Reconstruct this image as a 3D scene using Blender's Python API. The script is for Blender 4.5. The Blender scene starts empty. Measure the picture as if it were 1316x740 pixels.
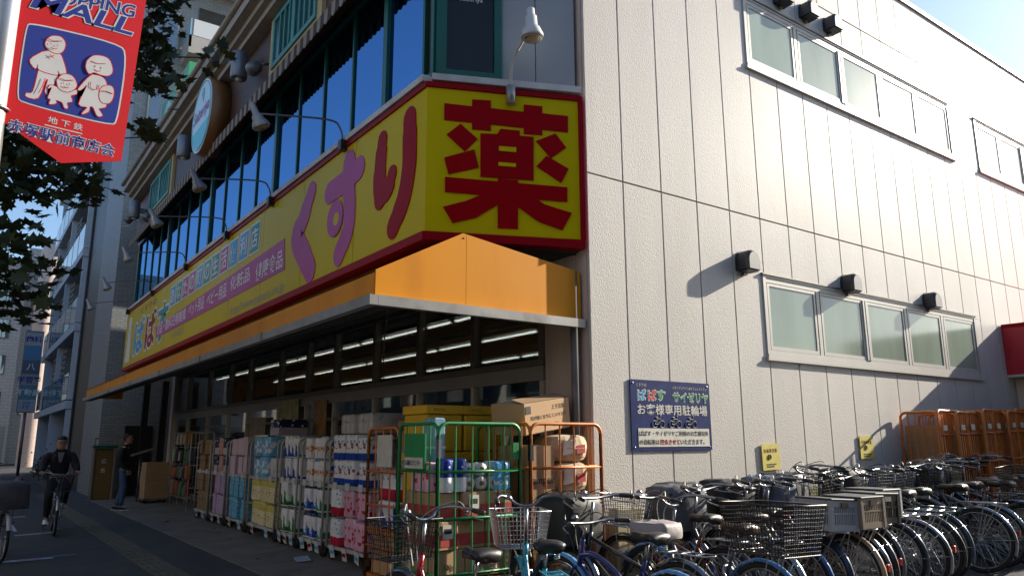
import bpy, math, random
from mathutils import Vector, Matrix
R = math.radians
sc = bpy.context.scene
col = sc.collection
random.seed(7)

# ------------------------------------------------------------------ camera, sky, sun, exposure
cam_d = bpy.data.cameras.new('camera'); cam = bpy.data.objects.new('camera', cam_d); col.objects.link(cam)
cam_d.sensor_width = 36.0; cam_d.lens = 36.0 * 964.787 / 1316.0; cam_d.clip_end = 2000
yaw, pitch, roll = R(35.912), R(11.539), R(-0.233)
F = Vector((math.sin(yaw)*math.cos(pitch), math.cos(yaw)*math.cos(pitch), math.sin(pitch)))
RT = Vector((math.cos(yaw), -math.sin(yaw), 0)); UP = RT.cross(F)
RT, UP = RT*math.cos(roll)+UP*math.sin(roll), UP*math.cos(roll)-RT*math.sin(roll)
m = Matrix((RT, UP, -F)).transposed().to_4x4(); m.translation = (0, 0, 1.6)
cam.matrix_world = m
sc.camera = cam

SUN_EL, SUN_AZ = R(24), R(11.5)          # azimuth measured from +X towards -Y
to_sun = Vector((math.cos(SUN_EL)*math.cos(SUN_AZ), -math.cos(SUN_EL)*math.sin(SUN_AZ), math.sin(SUN_EL)))
w = bpy.data.worlds.new('World'); sc.world = w; w.use_nodes = True
nt = w.node_tree
sky = nt.nodes.new('ShaderNodeTexSky'); sky.sky_type = 'NISHITA'; sky.sun_disc = False
sky.sun_elevation = SUN_EL; sky.sun_rotation = R(90) + SUN_AZ
sky.air_density = 1.0; sky.dust_density = 1.0; sky.ozone_density = 3.0
bg = nt.nodes['Background']; bg.inputs['Strength'].default_value = 0.11
nt.links.new(sky.outputs[0], bg.inputs['Color'])
sd = bpy.data.lights.new('sun', 'SUN'); sd.energy = 5.0; sd.angle = R(0.53); sd.color = (1.0, 0.91, 0.77)
so = bpy.data.objects.new('sun', sd); col.objects.link(so)
so.rotation_euler = (-to_sun).to_track_quat('-Z', 'Y').to_euler()
sc.view_settings.view_transform = 'Standard'; sc.view_settings.look = 'None'
sc.view_settings.gamma = 1.0; sc.view_settings.exposure = 1.05
sc.cycles.max_bounces = 8; sc.cycles.transparent_max_bounces = 16

# ------------------------------------------------------------------ helpers
def gz(x): return 0.027 * max(0.0, min(x - 1.0, 13.0))     # the ground rises gently towards the shop

class MB:
    def __init__(s): s.v = []; s.f = []; s.mi = []; s.sm = []
    def add(s, vs, fs, mi=0, smooth=False):
        b = len(s.v); s.v += [tuple(p) for p in vs]
        for f in fs: s.f.append(tuple(b+i for i in f)); s.mi.append(mi); s.sm.append(smooth)
        return s
    def box(s, x0, x1, y0, y1, z0, z1, mi=0):
        vs = [(x, y, z) for z in (z0, z1) for y in (y0, y1) for x in (x0, x1)]
        return s.add(vs, [(0,2,3,1),(4,5,7,6),(0,1,5,4),(2,6,7,3),(0,4,6,2),(1,3,7,5)], mi)
    def obox(s, o, u, v, w, mi=0):
        """box from corner o with edge vectors u, v, w"""
        o, u, v, w = map(Vector, (o, u, v, w))
        vs = [o+u*a+v*b+w*c for c in (0,1) for b in (0,1) for a in (0,1)]
        fs = [(0,2,3,1),(4,5,7,6),(0,1,5,4),(2,6,7,3),(0,4,6,2),(1,3,7,5)]
        if u.cross(v).dot(w) < 0: fs = [f[::-1] for f in fs]
        return s.add(vs, fs, mi)
    def rbox(s, x0, x1, y0, y1, z0, z1, r=0.01, mi=0):
        """box with chamfered vertical edges and top"""
        P = [(x0+r,y0),(x1-r,y0),(x1,y0+r),(x1,y1-r),(x1-r,y1),(x0+r,y1),(x0,y1-r),(x0,y0+r)]
        cx, cy = (x0+x1)/2, (y0+y1)/2
        Q = [(cx+(x-cx)*(1-2*r/(x1-x0)), cy+(y-cy)*(1-2*r/(y1-y0))) for x, y in P]
        vs = [(x,y,z0+r) for x,y in P]+[(x,y,z1-r) for x,y in P]+[(x,y,z1) for x,y in Q]+[(x,y,z0) for x,y in Q]
        fs = [(i,(i+1)%8,8+(i+1)%8,8+i) for i in range(8)]+[(8+i,8+(i+1)%8,16+(i+1)%8,16+i) for i in range(8)]
        fs += [(24+i,24+(i+1)%8,(i+1)%8,i) for i in range(8)]+[tuple(range(16,24)), tuple(range(31,23,-1))]
        return s.add(vs, fs, mi)
    def prism(s, poly, o, u, v, d, mi=0):
        """poly of (a,b) in plane o+u*a+v*b, extruded by vector d (front face is at o+d)"""
        o, u, v, d = map(Vector, (o, u, v, d))
        ar = sum(poly[i][0]*poly[(i+1)%len(poly)][1]-poly[(i+1)%len(poly)][0]*poly[i][1] for i in range(len(poly)))
        if (ar > 0) != (u.cross(v).dot(d) > 0): poly = poly[::-1]
        n = len(poly)
        vs = [o+u*a+v*b for a,b in poly]+[o+u*a+v*b+d for a,b in poly]
        fs = [tuple(range(n-1,-1,-1)), tuple(range(n,2*n))]+[(i,(i+1)%n,n+(i+1)%n,n+i) for i in range(n)]
        return s.add(vs, fs, mi)
    def tube(s, pts, r, n=6, mi=0, closed=False, caps=True):
        pts = [Vector(p) for p in pts]; k = len(pts)
        rs = r if isinstance(r, (list, tuple)) else [r]*k
        up = None; vs = []
        for i, p in enumerate(pts):
            a = pts[(i-1) % k] if (closed or i > 0) else p
            b = pts[(i+1) % k] if (closed or i < k-1) else p
            t = (b-a).normalized()
            if up is None:
                up = Vector((0,0,1)) if abs(t.z) < 0.9 else Vector((1,0,0))
            x = t.cross(up)
            if x.length < 1e-6: x = t.orthogonal()
            x.normalize(); y = x.cross(t); up = y
            for j in range(n):
                an = 2*math.pi*j/n
                vs.append(p+(x*math.cos(an)+y*math.sin(an))*rs[i])
        fs = []
        for i in range(k if closed else k-1):
            a, b = i*n, ((i+1) % k)*n
            fs += [(a+j, b+j, b+(j+1)%n, a+(j+1)%n) for j in range(n)]
        s.add(vs, fs, mi, n > 4)
        if caps and not closed:
            b = len(s.v)-len(vs)
            s.f += [tuple(b+j for j in range(n)), tuple(b+(k-1)*n+j for j in range(n-1,-1,-1))]
            s.mi += [mi, mi]; s.sm += [False, False]
        return s
    def lathe(s, prof, o=(0,0,0), ax=(0,0,1), n=16, mi=0, smooth=True):
        """prof: list of (radius, height along ax)"""
        o = Vector(o); ax = Vector(ax).normalized(); x = ax.orthogonal().normalized(); y = ax.cross(x)
        vs = []
        for r_, h in prof:
            for j in range(n):
                a = 2*math.pi*j/n; vs.append(o+ax*h+(x*math.cos(a)+y*math.sin(a))*r_)
        fs = []
        for i in range(len(prof)-1):
            fs += [(i*n+j, i*n+(j+1)%n, (i+1)*n+(j+1)%n, (i+1)*n+j) for j in range(n)]
        fs += [tuple(range(n-1,-1,-1)), tuple((len(prof)-1)*n+j for j in range(n))]
        return s.add(vs, fs, mi, smooth)
    def torus(s, c, ax, R_, r_, n=28, k=6, mi=0, a0=0, a1=360):
        c = Vector(c); ax = Vector(ax).normalized(); x = Vector((1,0,0)) if abs(ax.x) < .9 else Vector((0,1,0))
        x = (x-ax*x.dot(ax)).normalized(); y = ax.cross(x)
        full = a1-a0 >= 360
        N = n if full else n+1
        return s.tube([c+(x*math.cos(R(a0+(a1-a0)*i/n))+y*math.sin(R(a0+(a1-a0)*i/n)))*R_ for i in range(N)], r_, k, mi, closed=full)

def setp(o, label=None, cat=None, group=None, kind=None):
    if label: o['label'] = label
    if cat: o['category'] = cat
    if group: o['group'] = group
    if kind: o['kind'] = kind
    return o
ORG = {}
def root(name, loc, label, cat, group=None, rz=0.0):
    o = bpy.data.objects.new(name, None); col.objects.link(o); o.location = loc; o.rotation_euler = (0,0,rz)
    o.empty_display_size = 0.1
    ORG[o.name] = Vector(loc)
    return setp(o, label, cat, group)
def mesh_of(mb, mats, name='mesh'):
    me = bpy.data.meshes.new(name); me.from_pydata(mb.v, [], mb.f)
    for mt in (mats if isinstance(mats, (list, tuple)) else [mats]): me.materials.append(mt)
    me.polygons.foreach_set('material_index', mb.mi); me.polygons.foreach_set('use_smooth', mb.sm); me.update()
    return me
def obj(name, mb, mats, parent=None, local=False, **kw):
    me = mb if isinstance(mb, bpy.types.Mesh) else mesh_of(mb, mats, name)
    o = bpy.data.objects.new(name, me); col.objects.link(o)
    if parent is not None:
        o.parent = parent
        if not local and parent.name in ORG: o.location = -ORG[parent.name]
    return setp(o, **kw)
def copy_tree(o, parent=None):
    c = o.copy(); col.objects.link(c); c.parent = parent
    for ch in list(o.children): copy_tree(ch, c)
    return c

# ------------------------------------------------------------------ materials
def mat(name, c, rough=0.6, metal=0.0, var=0.0, vs=4.0, bump=0.0, bs=60.0, rnd=0.0, coat=0.0, spec=0.5, dirt=None, stretch=None):
    """procedural Principled: var/vs colour mottling, bump/bs fine relief, rnd per-object tint, dirt = (colour, amount, scale)"""
    mt = bpy.data.materials.new(name); mt.use_nodes = True; n = mt.node_tree; b = n.nodes['Principled BSDF']
    b.inputs['Roughness'].default_value = rough; b.inputs['Metallic'].default_value = metal
    b.inputs['Coat Weight'].default_value = coat; b.inputs['Specular IOR Level'].default_value = spec
    rgb = n.nodes.new('ShaderNodeRGB'); rgb.outputs[0].default_value = (*c, 1); out = rgb.outputs[0]
    tc = n.nodes.new('ShaderNodeTexCoord'); co = tc.outputs['Object']
    if stretch:
        mp = n.nodes.new('ShaderNodeMapping'); mp.inputs['Scale'].default_value = stretch; n.links.new(co, mp.inputs[0]); cs = mp.outputs[0]
    else: cs = co
    def mulf(o1, fac, lo, hi):
        mr = n.nodes.new('ShaderNodeMapRange'); mr.inputs['To Min'].default_value = lo; mr.inputs['To Max'].default_value = hi
        mr.inputs['From Min'].default_value = 0.25 if fac[1] else 0; mr.inputs['From Max'].default_value = 0.75 if fac[1] else 1
        n.links.new(fac[0], mr.inputs['Value'])
        mx = n.nodes.new('ShaderNodeVectorMath'); mx.operation = 'SCALE'
        n.links.new(o1, mx.inputs[0]); n.links.new(mr.outputs[0], mx.inputs['Scale']); return mx.outputs[0]
    if var:
        no = n.nodes.new('ShaderNodeTexNoise'); no.inputs['Scale'].default_value = vs; no.inputs['Detail'].default_value = 6
        n.links.new(cs, no.inputs['Vector']); out = mulf(out, (no.outputs['Fac'], True), 1-var, 1+var)
    if rnd:
        oi = n.nodes.new('ShaderNodeObjectInfo'); out = mulf(out, (oi.outputs['Random'], False), 1-rnd, 1+rnd)
    if dirt:
        dc, da, ds = dirt
        no = n.nodes.new('ShaderNodeTexNoise'); no.inputs['Scale'].default_value = ds; no.inputs['Detail'].default_value = 8
        n.links.new(cs, no.inputs['Vector'])
        mr = n.nodes.new('ShaderNodeMapRange'); mr.inputs['From Min'].default_value = 0.5; mr.inputs['From Max'].default_value = 0.75
        mr.inputs['To Max'].default_value = da; n.links.new(no.outputs['Fac'], mr.inputs['Value'])
        mx = n.nodes.new('ShaderNodeMix'); mx.data_type = 'RGBA'; n.links.new(mr.outputs[0], mx.inputs['Factor'])
        n.links.new(out, mx.inputs['A']); mx.inputs['B'].default_value = (*dc, 1); out = mx.outputs['Result']
    n.links.new(out, b.inputs['Base Color'])
    if bump:
        no = n.nodes.new('ShaderNodeTexNoise'); no.inputs['Scale'].default_value = bs; no.inputs['Detail'].default_value = 4
        n.links.new(co, no.inputs['Vector'])
        bp = n.nodes.new('ShaderNodeBump'); bp.inputs['Strength'].default_value = bump; bp.inputs['Distance'].default_value = 0.01
        n.links.new(no.outputs['Fac'], bp.inputs['Height']); n.links.new(bp.outputs[0], b.inputs['Normal'])
    return mt
def emit(name, c, s):
    mt = bpy.data.materials.new(name); mt.use_nodes = True; b = mt.node_tree.nodes['Principled BSDF']
    b.inputs['Base Color'].default_value = (0.8,0.8,0.8,1); b.inputs['Emission Color'].default_value = (*c, 1); b.inputs['Emission Strength'].default_value = s
    return mt
def glass(name, tint=(0.9,0.95,0.93), refl=0.06, body=None, rough=0.02, gtint=(1,1,1), top=0.9):
    """thin pane: clear (or tinted dark body) layer plus a fresnel mirror layer"""
    mt = bpy.data.materials.new(name); mt.use_nodes = True; n = mt.node_tree; n.nodes.clear()
    out = n.nodes.new('ShaderNodeOutputMaterial'); mx = n.nodes.new('ShaderNodeMixShader')
    gl = n.nodes.new('ShaderNodeBsdfGlossy'); gl.inputs['Roughness'].default_value = rough; gl.inputs['Color'].default_value = (*gtint, 1)
    lw = n.nodes.new('ShaderNodeLayerWeight'); lw.inputs['Blend'].default_value = 0.35
    mr = n.nodes.new('ShaderNodeMapRange'); mr.inputs['To Min'].default_value = refl; mr.inputs['To Max'].default_value = top
    n.links.new(lw.outputs['Fresnel'], mr.inputs['Value']); n.links.new(mr.outputs[0], mx.inputs[0])
    if body:
        df = n.nodes.new('ShaderNodeBsdfDiffuse'); df.inputs['Color'].default_value = (*body, 1)
    else:
        df = n.nodes.new('ShaderNodeBsdfTransparent'); df.inputs['Color'].default_value = (*tint, 1)
    n.links.new(df.outputs[0], mx.inputs[1]); n.links.new(gl.outputs[0], mx.inputs[2]); n.links.new(mx.outputs[0], out.inputs[0])
    return mt
def panel_mat():
    """sprayed stucco panels: grainy, slightly glossy skin coat, faint vertical rain streaks"""
    mt = mat('stucco_panel', (0.57,0.535,0.485), 0.7, var=0.05, vs=1.3, rnd=0.035, spec=0.25, dirt=((0.42,0.39,0.35), 0.45, 0.8), stretch=(1.6,1.6,0.45))
    n = mt.node_tree; b = n.nodes['Principled BSDF']
    tc = n.nodes.new('ShaderNodeTexCoord')
    vo = n.nodes.new('ShaderNodeTexNoise'); vo.inputs['Scale'].default_value = 75; vo.inputs['Detail'].default_value = 2
    n.links.new(tc.outputs['Object'], vo.inputs['Vector'])
    bp = n.nodes.new('ShaderNodeBump'); bp.inputs['Strength'].default_value = 1.0; bp.inputs['Distance'].default_value = 0.005
    n.links.new(vo.outputs['Fac'], bp.inputs['Height']); n.links.new(bp.outputs[0], b.inputs['Normal'])
    b.inputs['Coat Weight'].default_value = 0.30; b.inputs['Coat Roughness'].default_value = 0.30
    return mt
def tile_mat(name, c1, c2, w_, h_, mortar=(0.12,0.12,0.12)):
    mt = mat(name, c1, 0.5); n = mt.node_tree; b = n.nodes['Principled BSDF']
    tc = n.nodes.new('ShaderNodeTexCoord'); sx = n.nodes.new('ShaderNodeSeparateXYZ'); n.links.new(tc.outputs['Object'], sx.inputs[0])
    ad = n.nodes.new('ShaderNodeMath'); n.links.new(sx.outputs['X'], ad.inputs[0]); n.links.new(sx.outputs['Y'], ad.inputs[1])
    cb = n.nodes.new('ShaderNodeCombineXYZ'); n.links.new(ad.outputs[0], cb.inputs['X']); n.links.new(sx.outputs['Z'], cb.inputs['Y'])
    br = n.nodes.new('ShaderNodeTexBrick'); br.inputs['Scale'].default_value = 1; br.inputs['Brick Width'].default_value = w_; br.inputs['Row Height'].default_value = h_
    br.inputs['Mortar Size'].default_value = h_*0.08; br.inputs['Color1'].default_value = (*c1,1); br.inputs['Color2'].default_value = (*c2,1); br.inputs['Mortar'].default_value = (*mortar,1)
    n.links.new(cb.outputs[0], br.inputs['Vector']); n.links.new(br.outputs['Color'], b.inputs['Base Color'])
    return mt
def asphalt_mat():
    mt = mat('asphalt', (0.045,0.046,0.049), 0.85, var=0.25, vs=0.7, dirt=((0.075,0.073,0.07), 0.7, 1.9), bump=0.5, bs=160)
    return mt

M = {}
M['panel'] = panel_mat()
M['backing'] = mat('joint_sealant', (0.05,0.048,0.045), 0.9)
M['asphalt'] = asphalt_mat()
M['concrete'] = mat('concrete', (0.16,0.155,0.145), 0.9, var=0.2, vs=1.6, dirt=((0.07,0.07,0.07),0.7,2.3), bump=0.35, bs=90)
M['paint_white'] = mat('worn_road_paint', (0.42,0.43,0.46), 0.8, var=0.2, vs=9, dirt=((0.07,0.07,0.07),0.9,14))
M['tactile'] = mat('tactile_tile', (0.105,0.095,0.065), 0.85, var=0.25, vs=2.5, rnd=0.12, dirt=((0.06,0.058,0.052),0.8,5))
M['alu'] = mat('window_aluminium', (0.46,0.44,0.395), 0.45, 0.0, var=0.05)
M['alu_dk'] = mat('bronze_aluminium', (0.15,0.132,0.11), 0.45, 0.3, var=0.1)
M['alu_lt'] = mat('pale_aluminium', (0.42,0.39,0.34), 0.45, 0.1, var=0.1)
M['alu_mid'] = mat('grey_aluminium', (0.27,0.26,0.245), 0.45, 0.2, var=0.08)
M['frost'] = mat('frosted_pane', (0.29,0.36,0.285), 0.14, spec=0.5, rnd=0.10, var=0.22, vs=1.1, stretch=(1.5,1.5,0.4))
M['steel'] = mat('brushed_steel', (0.45,0.46,0.47), 0.35, 0.9, var=0.12, vs=8)
M['hood'] = mat('weathered_hood', (0.055,0.055,0.058), 0.42, 0.4, var=0.2, vs=9)
M['steel_dk'] = mat('dark_galvanised', (0.20,0.21,0.22), 0.42, 0.7, var=0.15, vs=7)
M['chrome'] = mat('dull_chrome', (0.30,0.31,0.33), 0.32, 1.0, var=0.25, vs=18, dirt=((0.12,0.10,0.09),0.5,25))
M['black'] = mat('black_plastic', (0.016,0.016,0.017), 0.42, var=0.2, vs=12)
M['rubber'] = mat('tyre_rubber', (0.02,0.02,0.02), 0.8)
M['yellow'] = mat('sign_yellow', (0.63,0.50,0.003), 0.3, var=0.05, vs=0.8, dirt=((0.55,0.40,0.005),0.35,1.5), stretch=(1,1,0.3), spec=0.05)
M['sign_red'] = mat('sign_red', (0.34,0.002,0.006), 0.35, var=0.06, spec=0.05)
M['sign_maroon'] = mat('sign_trim_red', (0.30,0.004,0.010), 0.4, var=0.1, spec=0.06)
M['sign_mauve'] = mat('sign_mauve', (0.50,0.12,0.34), 0.35, var=0.05, spec=0.05)
M['sign_white'] = mat('sign_white', (0.82,0.82,0.82), 0.4, spec=0.2)
M['sign_blue'] = mat('sign_pale_blue', (0.06,0.38,0.70), 0.35, spec=0.1)
M['sign_green'] = mat('sign_teal', (0.02,0.33,0.34), 0.35, spec=0.1)
M['sign_grey'] = mat('sign_grey_print', (0.30,0.27,0.18), 0.4)
M['orange'] = mat('canopy_orange', (0.72,0.27,0.004), 0.5, var=0.06, vs=1.2, dirt=((0.48,0.14,0.006),0.5,1.4), stretch=(1.5,1.5,0.5), spec=0.2)
M['gutter'] = mat('gutter_steel', (0.36,0.35,0.33), 0.4, 0.5, var=0.2, vs=3, dirt=((0.12,0.11,0.10),0.6,6))
M['soffit'] = mat('soffit_board', (0.05,0.048,0.045), 0.8, var=0.2)
M['beige'] = mat('beige_render', (0.54,0.44,0.37), 0.8, var=0.08, vs=2, dirt=((0.30,0.25,0.21),0.5,1.5), stretch=(2,2,0.4))
M['brick'] = tile_mat('brown_brick', (0.105,0.048,0.026), (0.075,0.034,0.02), 0.21, 0.065, (0.04,0.03,0.025))
M['green'] = mat('dark_green_paint', (0.006,0.105,0.07), 0.35, var=0.1)
M['green_lt'] = mat('shutter_teal', (0.055,0.27,0.23), 0.45, var=0.08)
M['cream'] = mat('cream_stucco', (0.55,0.42,0.22), 0.8, var=0.06)
M['cornice'] = mat('cornice_stone', (0.40,0.36,0.31), 0.7, var=0.1, vs=3, dirt=((0.14,0.12,0.11),0.5,3))
M['siding'] = mat('pale_grey_siding', (0.33,0.35,0.36), 0.6, var=0.05, vs=1.5)
M['mirror_win'] = glass('sky_window', body=(0.012,0.014,0.016), refl=0.80, rough=0.012, gtint=(0.17,0.36,0.66))
M['corner_win'] = glass('corner_window', body=(0.010,0.011,0.010), refl=0.02, top=0.3)
M['shopglass'] = glass('shop_glass', tint=(0.80,0.84,0.82), refl=0.045)
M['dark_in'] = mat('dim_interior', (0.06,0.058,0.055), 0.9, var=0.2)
M['tube'] = emit('fluorescent', (1.0,0.97,0.90), 2.2)
M['lamp_glass'] = mat('amber_glass', (0.55,0.45,0.22), 0.15)  # unlit bulb glass, amber by its own colour
M['card'] = mat('cardboard', (0.42,0.27,0.14), 0.85, var=0.08, vs=3, rnd=0.12)
M['card_dk'] = mat('cardboard_flap', (0.28,0.17,0.09), 0.85, var=0.08)
M['ink'] = mat('ink_black', (0.02,0.018,0.018), 0.7)
M['cart_or'] = mat('cart_orange', (0.58,0.17,0.025), 0.42, var=0.15, vs=6, dirt=((0.20,0.09,0.04),0.6,9), rnd=0.1)
M['cart_gr'] = mat('cart_green', (0.015,0.20,0.055), 0.42, var=0.15, vs=6, dirt=((0.05,0.09,0.05),0.5,9))
M['cart_wh'] = mat('cart_white', (0.48,0.48,0.46), 0.45, var=0.1, vs=6, dirt=((0.2,0.19,0.17),0.5,8))
M['wood'] = mat('ply_board', (0.30,0.19,0.10), 0.8, var=0.15, vs=5, stretch=(1,1,8))
def cm(name, c, rough=0.5, **k):
    if name not in M: M[name] = mat(name, c, rough, **k)
    return M[name]

# ------------------------------------------------------------------ lettering
def text_mesh(body, size=1.0, bold=0.0, width=None, height=None, depth=0.001, shear=0.0, spacing=1.0):
    c = bpy.data.curves.new('lettering', 'FONT'); c.body = body; c.size = size; c.offset = bold; c.extrude = depth/2
    c.align_x = 'LEFT'; c.resolution_u = 3; c.shear = shear; c.space_character = spacing
    o = bpy.data.objects.new('lettering', c); col.objects.link(o)
    me = bpy.data.meshes.new_from_object(o.evaluated_get(bpy.context.evaluated_depsgraph_get()))
    bpy.data.objects.remove(o); bpy.data.curves.remove(c)
    if not me.vertices: return None
    xs = [v.co.x for v in me.vertices]; ys = [v.co.y for v in me.vertices]
    x0, x1, y0, y1 = min(xs), max(xs), min(ys), max(ys)
    sx = width/(x1-x0) if width else 1; sy = height/(y1-y0) if height else (sx if width else 1)
    if height and not width: sx = sy
    for v in me.vertices: v.co = Vector(((v.co.x-x0)*sx, (v.co.y-y0)*sy, v.co.z+depth/2))
    me['w'] = (x1-x0)*sx; me['h'] = (y1-y0)*sy
    return me
def text(body, o, u, v, mt, parent, width=None, height=None, bold=0.0, center=False, name='lettering', lift=0.0012, depth=0.0008, shear=0.0):
    """body standing on the plane at o (lower left of its ink), reading along u, up along v; lies lift proud"""
    me = text_mesh(body, 1.0, bold, width, height, depth, shear)
    if me is None: return None
    o, u, v = Vector(o), Vector(u).normalized(), Vector(v).normalized(); nrm = u.cross(v)
    off = Vector((0,0))
    if center: off = Vector((-me['w']/2, -me['h']/2))
    for p in me.vertices:
        q = p.co; p.co = o+u*(q.x+off.x)+v*(q.y+off.y)+nrm*(q.z+lift)
    me.materials.clear(); me.materials.append(mt)
    return obj(name, me, None, parent)
def stroke(pts, wd, k=6):
    """outline polygon of a round-ended brush stroke through pts; wd one width or one per point"""
    P = [Vector(p) for p in pts]; n = len(P); ws = [x/2 for x in (wd if isinstance(wd, (list,tuple)) else [wd]*n)]
    L, Q = [], []
    for i, p in enumerate(P):
        t = ((P[min(i+1,n-1)]-P[max(i-1,0)])).normalized(); nr = Vector((-t.y, t.x))
        L.append(p+nr*ws[i]); Q.append(p-nr*ws[i])
    def cap(p, a, r_): return [p+Vector((math.cos(a-math.pi*j/k), math.sin(a-math.pi*j/k)))*r_ for j in range(1, k)]
    te = (P[-1]-P[-2]).normalized(); ts = (P[0]-P[1]).normalized()
    ae = math.atan2(te.x, -te.y); as_ = math.atan2(ts.x, -ts.y)
    out = L+cap(P[-1], ae, ws[-1])+Q[::-1]+cap(P[0], as_, ws[0])
    return [(a.x, a.y) for a in out]
def smooth(pts, n=6):
    """Catmull-Rom through 2D/3D points"""
    P = [Vector(p) for p in pts]; out = []
    for i in range(len(P)-1):
        a, b, c, d = P[max(i-1,0)], P[i], P[i+1], P[min(i+2,len(P)-1)]
        for j in range(n):
            t = j/n
            out.append(0.5*((2*b)+(c-a)*t+(2*a-5*b+4*c-d)*t*t+(3*b-a-3*c+d)*t**3))
    out.append(P[-1]); return out
def ellipse(cx, cy, rx, ry, n=20, rot=0.0, a0=0, a1=360):
    out = []
    for i in range(n):
        a = R(a0+(a1-a0)*i/(n if a1-a0 >= 360 else n-1)); x, y = rx*math.cos(a), ry*math.sin(a)
        out.append((cx+x*math.cos(rot)-y*math.sin(rot), cy+x*math.sin(rot)+y*math.cos(rot)))
    return out
ZV = Vector((0,0,1))

# ------------------------------------------------------------------ lettering outlines, metres on their own panels
KANJI = [[(0.175, 4.98), (0.462, 4.974), (0.462, 5.051), (0.659, 5.059), (0.659, 4.974), (1.01, 4.966), (1.011, 5.048), (1.21, 5.049), (1.209, 4.97), (1.49, 4.966), (1.487, 4.782), (1.207, 4.787), (1.206, 4.725), (1.008, 4.723), (1.009, 4.788), (0.659, 4.794), (0.659, 4.725), (0.464, 4.723), (0.463, 4.795), (0.177, 4.798)], [(0.345, 4.772), (0.522, 4.622), (0.391, 4.476), (0.204, 4.646)], [(0.183, 4.395), (0.49, 4.507), (0.534, 4.316), (0.228, 4.222)], [(1.349, 4.758), (1.464, 4.609), (1.296, 4.48), (1.138, 4.654)], [(1.248, 4.502), (1.486, 4.377), (1.404, 4.218), (1.138, 4.379)], [(0.551, 4.685), (0.725, 4.693), (0.761, 4.754), (0.964, 4.753), (0.964, 4.696), (1.112, 4.698), (1.107, 4.222), (0.553, 4.221)], [(0.193, 4.19), (1.467, 4.174), (1.464, 4.016), (0.195, 4.034)], [(0.732, 4.213), (0.942, 4.21), (0.939, 3.694), (0.732, 3.693)], [(0.732, 4.065), (0.6, 4.048), (0.406, 3.954), (0.177, 3.878), (0.276, 3.719), (0.512, 3.788), (0.732, 3.94)], [(0.941, 4.065), (1.087, 4.064), (1.215, 3.973), (1.51, 3.899), (1.406, 3.711), (1.158, 3.784), (0.941, 3.928)]]
KANJI_HOLES = [[(0.743, 4.558), (0.922, 4.559), (0.922, 4.509), (0.743, 4.509)], [(0.736, 4.385), (0.918, 4.384), (0.917, 4.347), (0.736, 4.347)]]
KU = [([(9.362, 4.887), (9.64, 4.551), (9.847, 4.382), (9.601, 4.114), (9.272, 3.799)], [0.3, 0.36, 0.4, 0.4, 0.36])]
SU = [([(8.727, 4.698), (8.301, 4.709), (7.839, 4.761)], [0.3, 0.3, 0.3]), ([(8.14, 4.915), (8.119, 4.599), (8.075, 4.319), (8.103, 4.062), (8.346, 3.814)], [0.34, 0.32, 0.32, 0.32, 0.3])]
RI1 = [([(7.241, 4.905), (7.271, 4.68), (7.285, 4.433), (7.255, 4.23)], [0.22, 0.27, 0.3, 0.28]), ([(7.226, 4.233), (7.068, 4.3), (6.975, 4.429)], [0.24, 0.26, 0.2])]
RI2 = [([(6.607, 4.928), (6.593, 4.633), (6.6, 4.367), (6.705, 4.064), (6.924, 3.82)], [0.27, 0.3, 0.3, 0.3, 0.27])]
BAND = [(19.13, 4.267), (10.341, 4.463), (10.265, 3.993), (18.893, 3.99)]
WORDS = [('食品・飲料', 18.911, 17.405, 4.047, 4.315), ('日用雑貨', 17.352, 16.104, 4.056, 4.305), ('ペット用品', 15.887, 14.696, 4.078, 4.327), ('ベビー用品', 14.49, 13.195, 4.065, 4.326), ('化粧品', 12.978, 11.892, 4.115, 4.363), ('健康食品', 11.591, 10.368, 4.043, 4.327)]
BOXES = (17.781, 11.491, 4.522, 4.994, 4.537, 5.045)
URL = (12.871, 10.248, 3.649, 3.837)
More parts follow.
